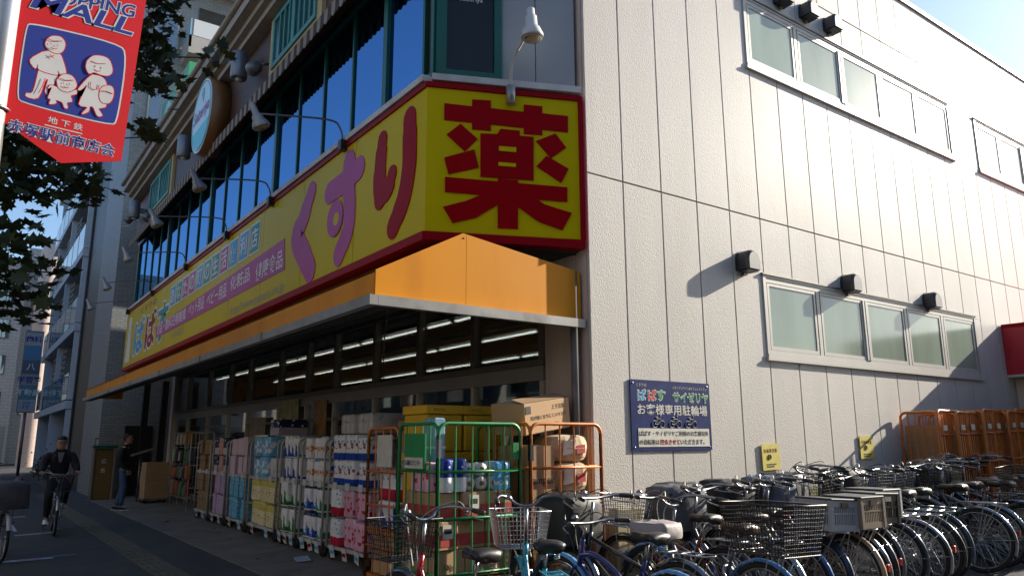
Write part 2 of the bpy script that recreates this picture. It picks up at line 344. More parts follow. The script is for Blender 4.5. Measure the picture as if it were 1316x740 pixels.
BNR = {'outline': [(-0.02, 3.248), (0.275, 3.068), (0.561, 3.143), (0.604, 4.193), (0.008, 4.075)], 'frame': [(0.047, 3.788), (0.065, 3.816), (0.486, 3.831), (0.53, 3.779), (0.517, 3.373), (0.492, 3.341), (0.078, 3.362), (0.046, 3.386)], 'dad_head': [(0.142, 3.745), (0.163, 3.772), (0.204, 3.781), (0.228, 3.751), (0.223, 3.704), (0.196, 3.68), (0.16, 3.687), (0.139, 3.714)], 'dad_body': [(0.127, 3.666), (0.166, 3.686), (0.207, 3.684), (0.229, 3.646), (0.25, 3.577), (0.226, 3.562), (0.209, 3.587), (0.208, 3.557), (0.126, 3.562), (0.117, 3.596), (0.108, 3.564), (0.079, 3.606)], 'dad_legs': [(0.123, 3.558), (0.209, 3.558), (0.201, 3.511), (0.186, 3.433), (0.164, 3.449), (0.171, 3.517), (0.158, 3.505), (0.137, 3.404), (0.086, 3.397), (0.084, 3.416), (0.111, 3.433)], 'girl_head': [(0.211, 3.528), (0.237, 3.569), (0.279, 3.571), (0.304, 3.533), (0.298, 3.501), (0.264, 3.473), (0.224, 3.485)], 'girl_body': [(0.219, 3.486), (0.265, 3.47), (0.31, 3.5), (0.31, 3.475), (0.284, 3.457), (0.293, 3.426), (0.27, 3.412), (0.277, 3.384), (0.262, 3.38), (0.247, 3.409), (0.217, 3.412), (0.221, 3.396), (0.191, 3.383), (0.194, 3.413), (0.181, 3.417), (0.193, 3.479), (0.176, 3.467), (0.186, 3.491)], 'mom_head': [(0.341, 3.681), (0.369, 3.72), (0.418, 3.731), (0.451, 3.715), (0.469, 3.659), (0.453, 3.626), (0.416, 3.619), (0.38, 3.624), (0.357, 3.609), (0.339, 3.642)], 'mom_body': [(0.373, 3.607), (0.41, 3.61), (0.437, 3.595), (0.449, 3.56), (0.436, 3.541), (0.457, 3.448), (0.44, 3.428), (0.422, 3.416), (0.444, 3.384), (0.42, 3.375), (0.397, 3.417), (0.379, 3.419), (0.376, 3.389), (0.347, 3.366), (0.352, 3.382), (0.367, 3.412), (0.326, 3.42), (0.355, 3.54), (0.328, 3.503), (0.315, 3.506), (0.351, 3.577)], 'mom_bag': [(0.418, 3.528), (0.434, 3.556), (0.471, 3.567), (0.486, 3.54), (0.484, 3.494), (0.468, 3.463), (0.437, 3.458), (0.42, 3.483)]}
BT = {'shop': ((0.049, 3.961), (0.561, 4.021), (0.07, 4.038)), 'mall': ((0.047, 3.908), (0.551, 3.905), (0.073, 4.009)), 'sub': ((0.193, 3.278), (0.357, 3.27), (0.198, 3.317)), 'main': ((0.019, 3.188), (0.522, 3.156), (0.026, 3.26))}

# ------------------------------------------------------------------ ground
g = MB(); xs = [-400, 1, 14, 500]
for i in range(3):
    g.add([(xs[i],-300,gz(xs[i])),(xs[i+1],-300,gz(xs[i+1])),(xs[i+1],500,gz(xs[i+1])),(xs[i],500,gz(xs[i]))], [(0,1,2,3)])
obj('street_ground', g, M['asphalt'], kind='structure')
def sheet(name, x0, x1, y0, y1, mt, lift, parent=None, **kw):
    s = MB(); s.add([(x0,y0,gz(x0)+lift),(x1,y0,gz(x1)+lift),(x1,y1,gz(x1)+lift),(x0,y1,gz(x0)+lift)], [(0,1,2,3)])
    return obj(name, s, mt, parent, **kw)
ap = sheet('concrete_apron', 3.22, 5.6, 5.9, 24.6, M['concrete'], 0.004, kind='structure')
for k in range(9):                                      # saw joints in the apron
    sheet('apron_joint', 3.23, 4.9, 7.2+k*1.9, 7.215+k*1.9, M['backing'], 0.007, ap)
edge = MB()
for k in range(10): edge.box(3.10, 3.215, 5.9+k*1.87, 5.9+k*1.87+1.855, gz(3.2)-0.05, gz(3.2)+0.012)
obj('kerb_edging', edge, M['concrete'], kind='structure')
tp = obj('tactile_paving', MB().add([(2.08,8.0,gz(2.08)+.003),(2.46,8.0,gz(2.46)+.003),(2.46,30,gz(2.46)+.003),(2.08,30,gz(2.08)+.003)], [(0,1,2,3)]), M['backing'], kind='structure')
tm = MB(); tm.add([(0,0,0),(.355,0,.0096),(.355,.355,.0096),(0,.355,0)], [(0,1,2,3)])
for r_ in range(4): tm.add([(0.03+r_*.085,.02,.003),(0.085+r_*.085,.02,.0045),(0.085+r_*.085,.335,.0045),(0.03+r_*.085,.335,.003),
     (0.038+r_*.085,.02,.009),(0.077+r_*.085,.02,.0105),(0.077+r_*.085,.335,.0105),(0.038+r_*.085,.335,.009)], [(4,5,6,7),(0,1,5,4),(2,3,7,6),(1,2,6,5),(3,0,4,7)])
tmesh = mesh_of(tm, M['tactile'], 'tactile_tile')
for k in range(58):
    o = bpy.data.objects.new('tactile_tile', tmesh); col.objects.link(o); o.parent = tp; o.location = (2.09, 8.02+k*.36, gz(2.09)+.004)
mk = MB()
def mark(x0, x1, y0, y1): mk.add([(x0,y0,gz(x0)+.004),(x1,y0,gz(x1)+.004),(x1,y1,gz(x1)+.004),(x0,y1,gz(x0)+.004)], [(0,1,2,3)])
mark(1.03,1.40,20.3,20.5); mark(1.02,1.08,17.2,19.3); mark(1.0,1.62,16.35,16.5); mark(0.4,0.95,20.9,21.1); mark(0.2,1.1,27.0,27.2)
obj('road_marking', mk, M['paint_white'], kind='structure')
stk = root('pavement_sticker', (1.1,13.0,gz(1.1)), 'worn blue and white sticker strip stuck flat on the pavement', 'sticker')
sheet('sheet', 0.66, 1.28, 12.82, 13.02, cm('sticker_pale', (0.26,0.33,0.46), 0.6, var=.2, vs=9), 0.005, stk)
sheet('print', 0.84, 1.14, 12.86, 12.98, cm('sticker_red', (0.30,0.12,0.22), 0.6, var=.4, vs=16), 0.008, stk)
sheet('tail', 1.285, 1.58, 12.98, 13.12, cm('sticker_dim', (0.10,0.13,0.20), 0.7, var=.3, vs=9), 0.005, stk)
l = MB()                                                # litter and dry leaves near the carts and bikes
for k in range(40):
    x, y = (random.uniform(3.3,4.2), random.uniform(9,22)) if k < 12 else (random.uniform(8,12), random.uniform(3.0,4.4))
    a = random.uniform(0,6.28); s_ = random.uniform(.02,.045)
    pts = [(s_*(1 if j % 2 else .5)*math.cos(a+j*.785), s_*(1 if j % 2 else .5)*math.sin(a+j*.785), .012*(j % 3)) for j in range(8)]
    l.add([(x+p[0], y+p[1], gz(x)+.008+p[2]) for p in pts], [tuple(range(8))])
obj('fallen_leaves', l, cm('dead_leaf', (0.17,0.11,0.05), .8, var=.3), label='scattered small dry leaves on the dark pavement', cat='leaves', kind='stuff')

# ------------------------------------------------------------------ drugstore building
WY, WX = 5.59, 5.02                                     # plane of the panelled side wall, its street corner
CA, CB = Vector((3.62,6.32,0)), Vector((5.0,5.70,0))    # splayed corner
bd = root('drugstore_building', (10,12,0.2), 'two storey shop building with pale panelled side wall and brown brick street front', 'building')
# core of the upper floor
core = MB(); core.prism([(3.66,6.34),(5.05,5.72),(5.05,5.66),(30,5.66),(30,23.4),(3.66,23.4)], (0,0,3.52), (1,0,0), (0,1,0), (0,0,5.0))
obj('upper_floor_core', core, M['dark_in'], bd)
sw = obj('side_wall', MB().box(5.05, 30, 5.612, 5.66, 0, 9.05), M['backing'], bd)
cols = [WX] + [5.545+.6*k for k in range(41)]
W1 = (7.93, 13.69)
winz = ((2.64,3.60),(6.50,7.46))
for i in range(len(cols)-1):
    x0, x1 = cols[i]+.005, cols[i+1]-.005
    rows = [0.0, 4.36, 8.02, 9.06]
    for j in range(3):
        segs = [(rows[j]+.006 if j else 0.0, rows[j+1]-.006)]
        pieces = []
        for za, zb in segs:
            for h0, h1 in winz:
                pass
            holes = [h for h in winz if h[0] >= za and h[1] <= zb]
            wins = [(W1, holes)] if j < 2 else []
            if j == 1: wins.append(((14.72,18.9), holes))
            done = False
            for (wa, wb), hs in wins:
                if x1 > wa+.02 and x0 < wb-.02 and hs:
                    h0, h1 = hs[0]
                    pieces += [(x0,x1,za,h0), (x0,x1,h1,zb)]
                    if x0 < wa-.03: pieces.append((x0,wa,h0,h1))
                    if x1 > wb+.03: pieces.append((wb,x1,h0,h1))
                    done = True
            if not done: pieces.append((x0,x1,za,zb))
        for a, b, c_, d in pieces:
            p = MB(); e = .006
            p.add([(a,WY+.03,c_),(b,WY+.03,c_),(b,WY+.03,d),(a,WY+.03,d),(a,WY+e,c_),(b,WY+e,c_),(b,WY+e,d),(a,WY+e,d),(a+e,WY,c_+e),(b-e,WY,c_+e),(b-e,WY,d-e),(a+e,WY,d-e)],
                  [(8,9,10,11),(4,5,9,8),(5,6,10,9),(6,7,11,10),(7,4,8,11),(0,1,5,4),(1,2,6,5),(2,3,7,6),(3,0,4,7)])
            obj('wall_panel', p, M['panel'], sw)
obj('corner_edge', MB().box(WX-.004, 5.046, WY+.034, 5.78, 0, 9.06), M['beige'], bd)
obj('roof_coping', MB().box(WX-.03, 30.02, WY-.03, 5.95, 9.06, 9.14), cm('coping', (0.40,0.38,0.35), .4, metal=.3), bd)
# windows in the side wall
def strip_window(x0, x1, z0, z1, n, split):
    fr = MB(); y = WY-.012; d = .08
    fr.box(x0-.03, x1+.03, y-.012, y+d, z0-.05, z0); fr.box(x0-.03, x1+.03, y-.006, y+d, z1, z1+.03)
    fr.box(x0-.03, x0+.03, y-.004, y+d, z0, z1); fr.box(x1-.03, x1+.03, y-.004, y+d, z0, z1)
    fr.box(x0+.03, x1-.03, y+.004, y+d, z0, z0+.05); fr.box(x0+.03, x1-.03, y+.004, y+d, z1-.06, z1)
    wn = obj('window', fr, M['alu'], bd)
    obj('window_sill', MB().box(x0-.06, x1+.06, y-.028, y+.06, z0-.085, z0-.052), M['alu'], wn)
    obj('window_flashing', MB().box(x0-.05, x1+.05, y-.02, y+.06, z1+.032, z1+.05), M['alu_dk'], wn)
    ww = (x1-x0)/n
    for k in range(n):
        a, b = x0+k*ww, x0+(k+1)*ww
        if k:
            hw = .055 if k == split else .035
            obj('mullion', MB().box(a-hw, a+hw, y-.006 if k == split else y+.006, y+d, z0+.05, z1-.06), M['alu'], wn)
            if k == split: obj('mullion_gap', MB().box(a-.006, a+.006, y-.0085, y-.002, z0+.05, z1-.06), M['backing'], wn)
        s = MB(); pa, pb, pz0, pz1 = a+.058, b-.058, z0+.053, z1-.063
        for q in ((pa,pa+.04,pz0,pz1),(pb-.04,pb,pz0,pz1),(pa+.04,pb-.04,pz0,pz0+.045),(pa+.04,pb-.04,pz1-.04,pz1)): s.box(q[0],q[1],y+.008,y+.030,q[2],q[3])
        sh = obj('sash', s, M['alu'], wn)
        obj('pane', MB().box(pa+.04, pb-.04, y+.018, y+.026, pz0+.045, pz1-.04), M['frost'], wn)
strip_window(7.93, 13.69, 2.64, 3.60, 5, 2)
strip_window(7.93, 13.69, 6.50, 7.46, 5, 2)
strip_window(14.75, 18.87, 6.50, 7.46, 4, 2)
# vent hoods
def vent(x, z, s=1.0):
    v = MB(); wv, dv = .135*s, .22*s
    # rounded cowl: half-arch outline in X-Z, swept out along -Y, mouth open downwards
    arch = [(-wv,-.10*s)]+[(wv*math.cos(math.pi-math.pi*i/10), .05*s+wv*math.sin(math.pi*i/10)) for i in range(11)]+[(wv,-.10*s)]
    n = len(arch); vs = [(x+a, WY-.002, z+b) for a,b in arch]+[(x+a, WY-dv*.78, z+b) for a,b in arch]+[(x+a*.86, WY-dv, z+b*.86-.008) for a,b in arch]
    fs = [(i+1,i,n+i,n+i+1) for i in range(n-1)]+[(n+i+1,n+i,2*n+i,2*n+i+1) for i in range(n-1)]+[tuple(2*n+i for i in range(n-1,-1,-1))]
    v.add(vs, fs, 0, False)
    v.prism([(a*1.12, b*1.06) for a, b in arch], (x,WY-.001,z), (1,0,0), (0,0,1), (0,-.02,0))
    o = obj('vent_hood', v, M['hood'], bd)
    obj('vent_damper', MB().box(x-wv+.01, x+wv-.01, WY-dv*.9, WY-.03, z-.118*s, z-.105*s), M['black'], o)
    obj('drip_tab', MB().box(x-.03, x+.03, WY-.045, WY-.002, z-.16*s, z-.12*s), M['steel_dk'], o)
for x in (7.52, 9.80, 12.10): vent(x, 3.70, .86)
for x in (8.74, 9.36, 9.98): vent(x, 7.72, .86)
# ------- ground floor shop
sf = 5.0
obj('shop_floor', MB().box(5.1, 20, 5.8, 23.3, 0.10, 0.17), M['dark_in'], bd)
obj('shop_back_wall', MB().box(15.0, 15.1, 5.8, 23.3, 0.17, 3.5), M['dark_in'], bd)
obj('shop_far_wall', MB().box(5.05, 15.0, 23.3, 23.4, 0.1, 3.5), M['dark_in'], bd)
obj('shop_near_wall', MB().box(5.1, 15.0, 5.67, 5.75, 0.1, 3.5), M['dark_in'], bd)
obj('corner_wall', MB().box(4.985, 5.1, 5.785, 6.28, 0, 3.5), M['beige'], bd)
obj('far_pillar', MB().box(4.9, 5.15, 23.42, 23.75, 0, 3.5), M['beige'], bd)
obj('downpipe', MB().tube([(4.93,5.73,0.1),(4.93,5.73,3.3)], .045, 10), cm('pipe_grime', (0.16,0.14,0.12), .6, var=.3, vs=4), bd)
ys = [6.32,7.67,9.04,10.41,11.91,13.17,14.63,16.6,18.06,19.9,21.9,23.38]
fm = MB(); fm.box(4.96,5.06,6.29,23.4,2.40,2.47); fm.box(4.96,5.06,6.29,23.4,3.38,3.46)
tr = obj('transom', fm, M['alu_dk'], bd)
obj('transom_band', MB().box(4.965,5.05,6.30,23.39,2.24,2.395), M['alu_mid'], bd)
obj('door_rail', MB().box(4.97,5.04,6.30,23.39,0.18,0.32), M['alu_mid'], bd)
for i, y in enumerate(ys):
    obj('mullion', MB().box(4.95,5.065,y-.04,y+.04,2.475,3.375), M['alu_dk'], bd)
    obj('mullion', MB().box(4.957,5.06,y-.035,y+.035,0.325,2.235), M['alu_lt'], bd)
    if i < len(ys)-1:
        a, b = y+.045, ys[i+1]-.045
        obj('upper_pane', MB().box(5.0,5.008,a,b,2.475,3.375), M['shopglass'], bd)
        obj('shop_pane', MB().box(5.0,5.008,a,b,0.325,2.235), M['shopglass'], bd)
        if i in (1,3,4,6,8): obj('push_bar', MB().box(4.94,4.99,a,b,1.95,2.0), M['alu_dk'], bd)
# fluorescent rows inside, shelves
for x in (6.0, 7.7, 9.8, 12.6):
    for k in range(5):
        y0 = 6.6+k*3.35
        t = root('ceiling_light', (x,y0,3.47), 'lit fluorescent batten inside the shop, %s row behind the glass, %s from the corner' % ('first second third fourth fifth'.split()[(6.0,7.7,9.8,12.6).index(x)], 'first second third fourth fifth'.split()[k]), 'ceiling light', 'fluorescent battens inside the shop')
        obj('batten', MB().box(x-.07,x+.07,y0,y0+3.2,3.46,3.5), M['steel_dk'], t)
        obj('tube', MB().tube([(x,y0+.01,3.42),(x,y0+3.19,3.42)], .018, 8), M['tube'], t)
gcols = [(0.30,0.08,0.07),(0.10,0.16,0.32),(0.38,0.33,0.10),(0.10,0.25,0.14),(0.4,0.38,0.36),(0.32,0.14,0.26)]
for k in range(6):
    y0 = 7.2+k*2.6
    s = root('shop_shelf', (7.2,y0,.17), 'shop shelf unit with rows of goods seen through pane %s from the corner' % ('first second third fourth fifth sixth'.split()[k]), 'shelf')
    u = MB(); u.box(6.6,9.4,y0,y0+.04,.17,2.1)
    for z in (.3,.75,1.2,1.65,2.05): u.box(6.6,9.4,y0-.35,y0,z,z+.03); u.box(6.6,9.4,y0+.04,y0+.39,z,z+.03)
    obj('shelving', u, M['alu_mid'], s)
    for z in (.33,.78,1.23,1.68):
        gd = MB()
        x = 6.62
        while x < 9.3:
            wd = random.uniform(.08,.2); gd.box(x,x+wd-.01,y0-.3,y0-.06,z,z+random.uniform(.2,.36), random.randrange(6)); x += wd
        obj('goods_row', gd, [cm('goods%d'%q, c_, .6) for q, c_ in enumerate(gcols)], s, kind='stuff')
# ------- restaurant floor on the street side
zb, zt = 5.36, 7.22
obj('window_ledge', MB().box(3.44,3.68,6.3,23.4,5.23,5.30), cm('ledge_white', (0.62,0.60,0.58), .6, var=.1, dirt=((.2,.19,.18),.5,3)), bd)
lc = MB(); dch = (CB-CA).normalized(); nch = Vector((dch.y,-dch.x,0))      # outward normal of the splay
lc.obox(CA+Vector((0,0,5.23))+nch*.14-dch*.06, dch*1.58, -nch*.14, ZV*.07); obj('corner_ledge', lc, M['ledge_white'], bd)
wr = MB(); wr.box(3.58,3.66,6.36,23.4,5.302,5.40); wr.box(3.58,3.66,6.36,23.4,7.16,7.24)
rw = obj('window_band', wr, M['green'], bd)
my = [6.59]+[7.5+.98*k for k in range(17)]
for i, y in enumerate(my):
    obj('mullion', MB().box(3.58 if i % 4 == 1 else 3.60,3.65,y-(.05 if i % 4 == 1 else .022),y+(.05 if i % 4 == 1 else .022),5.405,7.155), M['green'], rw)
    if i < len(my)-1:
        o = obj('pane', MB().box(0,.01,-(my[i+1]-y)/2+.035,(my[i+1]-y)/2-.035,5.405,7.155), M['mirror_win'], rw)
        o.location = (3.625, (y+my[i+1])/2, 0); o.rotation_euler = (0, 0, R(random.uniform(-.25,.25)))
# splayed corner: green corner post, tall dark window, pale siding
def on_ch(a, z, out=0.0): p = CA+dch*a+nch*out; return Vector((p.x,p.y,z))
cf = MB()
for a0, a1, z0, z1 in ((-.02,.09,5.30,8.5),(.60,.68,5.30,8.5),(.09,.60,5.30,5.40)): cf.obox(on_ch(a0,z0,.06), dch*(a1-a0), -nch*.1, ZV*(z1-z0))
cf.box(3.56,3.68,6.30,6.36,5.30,8.5)
cwf = obj('corner_window_frame', cf, M['green'], bd)
cp = MB(); cp.obox(on_ch(.09,5.40,.005), dch*.51, -nch*.02, ZV*3.1); obj('corner_pane', cp, M['corner_win'], cwf)
text('Saizeriya', on_ch(.22,6.22,.008), dch, ZV, M['sign_white'], cwf, width=.26)
for a0, a1 in ((.685,1.05),(1.06,1.49)):
    s = MB(); s.obox(on_ch(a0,5.30,.03), dch*(a1-a0), -nch*.05, ZV*3.4); obj('corner_siding', s, M['siding'], bd)
obj('brick_wall', MB().box(3.50,3.64,6.4,23.4,7.30,8.62), M['brick'], bd)
aw = MB(); aw.add([(3.48,6.35,7.46),(3.48,23.2,7.46),(3.31,23.2,7.22),(3.31,6.35,7.22),(3.48,6.35,7.43),(3.48,23.2,7.43),(3.31,23.2,7.19),(3.31,6.35,7.19)],
      [(0,3,2,1),(4,5,6,7),(0,4,7,3),(1,2,6,5),(3,7,6,2),(0,1,5,4)])
awo = obj('fabric_awning', aw, cm('awning_brown', (0.055,0.04,0.032), .8, var=.1), bd)
tabm = [mesh_of(MB().add([(0,0,0),(0,.125,0),(0,.125,-.17),(0,.1,-.2),(0,.06,-.215),(0,.025,-.2),(0,0,-.17),(.012,0,0),(.012,.125,0),(.012,.125,-.17),(.012,.1,-.2),(.012,.06,-.215),(.012,.025,-.2),(.012,0,-.17)],
      [(0,1,2,3,4,5,6),(13,12,11,10,9,8,7)]+[(i,7+i,7+(i+1)%7,(i+1)%7) for i in range(7)]), c_, 'valance_tab') for c_ in (cm('valance_beige',(0.30,0.25,0.19),.8,var=.1), M['awning_brown'])]
for k in range(134):
    o = bpy.data.objects.new('valance_tab', tabm[k % 2]); col.objects.link(o); o.parent = awo; o.location = (3.295, 6.4+k*.1254, 7.205)
cn = MB()
for x0, z0, z1 in ((3.30,8.48,8.60),(3.20,8.602,8.72),(3.06,8.722,8.94)): cn.box(x0,3.66,6.4,23.45,z0,z1)
obj('cornice', cn, M['cornice'], bd)
cg = MB(); cg.tube([(3.03,6.4,8.95),(3.03,23.47,8.95)], .055, 8); obj('cornice_moulding', cg, M['cornice'], bd)
for y0, y1 in ((9.45,11.35),(18.85,21.25)):
    obj('shutter_surround', MB().box(3.44,3.50,y0-.18,y1+.18,7.45,8.46), M['cream'], bd)
    sh = obj('shutter_frame', MB().box(3.41,3.44,y0,y1,7.5,7.58).box(3.41,3.44,y0,y1,8.32,8.40).box(3.41,3.44,y0,y0+.08,7.58,8.32).box(3.41,3.44,y1-.08,y1,7.58,8.32).box(3.41,3.44,(y0+y1)/2-.05,(y0+y1)/2+.05,7.58,8.32), M['green_lt'], bd)
    n = int((y1-y0)/.22)
    for k in range(1, n): obj('shutter_bar', MB().box(3.405,3.43,y0+k*.22-.02,y0+k*.22+.02,7.585,8.315), M['green_lt'], sh)
    obj('shutter_backing', MB().box(3.436,3.4395,y0+.082,y1-.082,7.582,8.318), cm('shutter_glass', (0.05,0.12,0.13), .2), sh)
gt = root('roof_sign', (4.1,22,8.6), 'green and yellow box sign on the roof above the brown brick wall', 'sign')
obj('post', MB().tube([(4.1,21.6,8.5),(4.1,21.6,9.6)], .06), M['steel_dk'], gt)
obj('box', MB().box(3.9,4.3,20.2,23.6,9.6,11.7), cm('sign_leaf_green', (0.05,0.30,0.12), .35), gt)
obj('yellow_panel', MB().box(3.885,3.9,20.9,21.6,9.62,11.68), M['cream'], gt)
obj('oval', MB().prism(ellipse(0,0,.62,.85), (3.9,22.6,10.6), (0,-1,0), (0,0,1), (-.02,0,0)), cm('sign_aqua', (0.35,0.62,0.66), .35), gt)
text('S', (3.876,22.75,10.3), (0,-1,0), (0,0,1), cm('sign_plum',(0.30,0.05,0.22),.4), gt, height=.6)
# round restaurant sign
RY, RZ, RX = 14.7, 7.87, 3.14
rs = root('round_sign', (3.25,RY,RZ-.76), 'round pale blue restaurant sign with brown rim above the striped awning', 'sign')
obj('drum', MB().lathe([(.77,0),(.77,.345)], (3.495,RY,RZ), (-1,0,0), 40), cm('drum_brown', (0.23,0.10,0.03), .4), rs)
obj('face', MB().lathe([(.745,0),(.745,.012)], (RX+.01,RY,RZ), (-1,0,0), 40, smooth=False), cm('face_pale', (0.58,0.84,0.95), .3), rs)
obj('ring', MB().torus((RX-.004,RY,RZ), (1,0,0), .69, .010, 40, 5), cm('ring_aqua', (0.2,0.5,0.52), .4), rs)
lowp = [(.66*math.cos(R(a)), .66*math.sin(R(a))) for a in range(200, 341, 7)]
obj('lower_field', MB().prism(lowp, (RX-.003,RY,RZ), (0,-1,0), (0,0,1), (-.003,0,0)), cm('field_teal', (0.03,0.55,0.66), .3), rs)
text('Saizeriya', (RX-.006,RY+.60,RZ-.12), (0,-1,0), (0,.0,1), cm('script_plum',(0.34,0.10,0.36),.4), rs, width=1.20, height=.34, shear=.25, bold=.01)
sg = MB(); sg.prism(ellipse(0,0,.07,.11), (RX-.003,RY-.05,RZ+.44), (0,-1,0), (0,0,1), (-.003,0,0)); sg.prism(stroke(smooth([(-.11,.02),(0,.13),(.1,.0),(.02,-.16)]), .032), (RX-.003,RY-.05,RZ+.44), (0,-1,0), (0,0,1), (-.004,0,0))
obj('emblem', sg, M['ring_aqua'], rs)
# cylinder wall lamps and small speakers
for i, (y, z, lb) in enumerate(((12.5,8.0,'nearest grey cylinder wall lamp on brown brick, right of the round sign'),(16.45,7.82,'grey cylinder wall lamp on brown brick just left of the round sign'),(22.2,7.9,'grey cylinder wall lamp at the far end of the brick wall'))):
    t = root('wall_lamp', (3.3,y,z), lb, 'lamp', 'cylinder wall lamps on the brick front')
    obj('cylinder', MB().lathe([(.13,0),(.14,.02),(.14,.46),(.13,.48)], (3.22,y,z-.24), (0,0,1), 18), cm('lamp_blue_grey', (0.20,0.23,0.27), .35, metal=.4), t)
    obj('bracket', MB().box(3.35,3.5,y-.05,y+.05,z-.06,z+.06), M['steel_dk'], t)
    obj('bulb', MB().lathe([(.05,0),(.06,.04)], (3.22,y,z-.27), (0,0,1), 10), M['sign_white'], t)
for y, z, lb in ((11.75,7.75,'small dark floodlight beside the nearest cylinder wall lamp'),(20.4,7.35,'small dark floodlight beneath the far teal shutter'),(23.3,8.0,'small dark floodlight past the far end of the brick wall')):
    t = root('spot_lamp', (3.3,y,z), lb, 'lamp', 'small dark floodlights on the brick front')
    obj('head', MB().lathe([(.05,0),(.10,.06),(.12,.2),(.10,.24)], (3.36,y,z), (-.7,0,-.7), 14), M['steel_dk'], t)
    obj('bracket', MB().tube([(3.5,y,z+.05),(3.36,y,z)], .02), M['steel_dk'], t)

# ------------------------------------------------------------------ orange canopy
ca = root('orange_canopy', (3.6,14,2.8), 'long orange sheet canopy with grey gutter over the shop front', 'canopy')
CX, CY, fy = 2.70, 5.69, 23.6
for k in range(9):                                       # front fascia sheets and the roof sheets behind them
    y0, y1 = CY+(fy-CY)*k/9+(.012 if k == 0 else .003), CY+(fy-CY)*(k+1)/9
    obj('front_sheet', MB().box(CX,CX+.02,y0,y1,2.80,3.03), M['orange'], ca)
    s = MB(); vs = [(CX,y0,3.032),(3.58,y0,3.485),(3.58,y1,3.485),(CX,y1,3.032)]
    s.add(vs+[(x,y,z-.02) for x,y,z in vs], [(0,1,2,3)[::-1],(4,5,6,7),(0,4,5,1)[::-1],(2,6,7,3)[::-1],(0,3,7,4)[::-1],(1,5,6,2)[::-1]]); obj('roof_sheet', s, M['orange'], ca)
for poly in ([(CX,2.80),(3.600,2.80),(3.600,3.481),(3.565,3.485),(CX,3.03)], [(3.604,2.80),(4.985,2.80),(4.985,3.30),(3.604,3.4805)]):
    obj('end_sheet', MB().prism(poly, (0,CY+.02,0), (1,0,0), ZV, (0,-.02,0)), M['orange'], ca)
obj('rivet', MB().lathe([(.009,0),(.006,.005)], (3.575,CY,3.44), (0,-1,0), 8), M['black'], ca)
obj('far_end_sheet', MB().prism([(CX,2.80),(3.6,2.80),(3.6,3.48),(CX,3.03)], (0,fy,0), (1,0,0), ZV, (0,.02,0)), M['orange'], ca)
obj('top_sheet', MB().prism([(3.585,CY+.03),(4.98,CY+.03),(4.98,5.82),(3.70,6.36),(3.70,23.3),(3.585,23.3)], (0,0,3.26), (1,0,0), (0,1,0), (0,0,.03)), M['soffit'], ca)
obj('front_gutter', MB().box(CX-.08,CX-.002,CY-.07,fy+.02,2.715,2.80), M['gutter'], ca)
obj('end_gutter', MB().box(CX+.0,4.985,CY-.07,CY-.002,2.715,2.80), M['gutter'], ca)
for k in range(1,7): obj('gutter_joint', MB().box(CX-.086,CX-.081,CY+k*2.7,CY+k*2.7+.05,2.71,2.805), M['steel_dk'], ca)
obj('soffit_edge', MB().box(CX+.025,CX+.12,CY+.03,fy-.02,2.72,2.80), M['soffit'], ca)
obj('roller_blind', MB().tube([(3.1,CY+.1,2.86),(3.1,fy-.1,2.86)], .05, 8), cm('blind_grey', (0.07,0.068,0.065), .7, var=.3, vs=6), ca)
obj('soffit', MB().box(3.75,4.94,6.45,23.3,3.47,3.51), M['soffit'], ca)
obj('hanging_cable', MB().tube(smooth([(3.4,6.9,3.3),(3.42,6.92,2.9),(3.38,6.88,2.55),(3.42,6.95,2.35)]), .006, 5), M['black'], ca)

# ------------------------------------------------------------------ the yellow fascia sign
SX, SY0, SY1, SZ0, SZ1 = 3.47, 6.25, 23.25, 3.55, 5.20
KA, KB = Vector((3.47,6.25,0)), Vector((4.995,5.60,0)); dk = (KB-KA).normalized(); LK = (KB-KA).length; nk = Vector((dk.y,-dk.x,0))
fs = root('fascia_sign', (3.5,12,3.55), 'huge yellow shop sign with red trim wrapping the splayed corner', 'sign')
np_ = 10
for k in range(np_):
    a, b = SY0+(SY1-SY0)*k/np_, SY0+(SY1-SY0)*(k+1)/np_
    obj('street_panel', MB().box(SX,SX+.16,a+(.006 if k else 0),b-.006,SZ0+.07,SZ1-.055), M['yellow'], fs)
s = MB(); s.obox(KA+ZV*(SZ0+.07), dk*(LK-.055), -nk*.14, ZV*(SZ1-SZ0-.125)); obj('corner_panel', s, M['yellow'], fs)
tr_ = MB(); tr_.box(SX-.03,SX+.17,SY0-.012,SY1,SZ0-.02,SZ0+.068); obj('lower_trim', tr_, M['sign_maroon'], fs)
tr_ = MB(); tr_.box(SX-.02,SX+.17,SY0-.008,SY1,SZ1-.053,SZ1); obj('upper_trim', tr_, M['sign_maroon'], fs)
ct = MB(); ct.obox(KA+nk*.025+ZV*(SZ0-.018)-dk*.01, dk*(LK+.0), -nk*.16, ZV*.086); ct.obox(KA+nk*.022+ZV*(SZ1-.052)-dk*.006, dk*(LK-.002), -nk*.16, ZV*.053); ct.obox(KA+nk*.02+ZV*(SZ0+.07)+dk*(LK-.053), dk*.05, -nk*.15, ZV*(SZ1-SZ0-.124))
obj('corner_trim', ct, M['sign_maroon'], fs)
obj('back_box', MB().prism([(3.64,6.42),(5.0,5.84),(5.0,6.2),(3.78,6.6),(3.78,23.2),(3.64,23.2)], (0,0,3.56), (1,0,0), (0,1,0), (0,0,1.62)), M['soffit'], fs)
US, VS = Vector((0,-1,0)), ZV
def S(y, z): return Vector((SX, y, z))
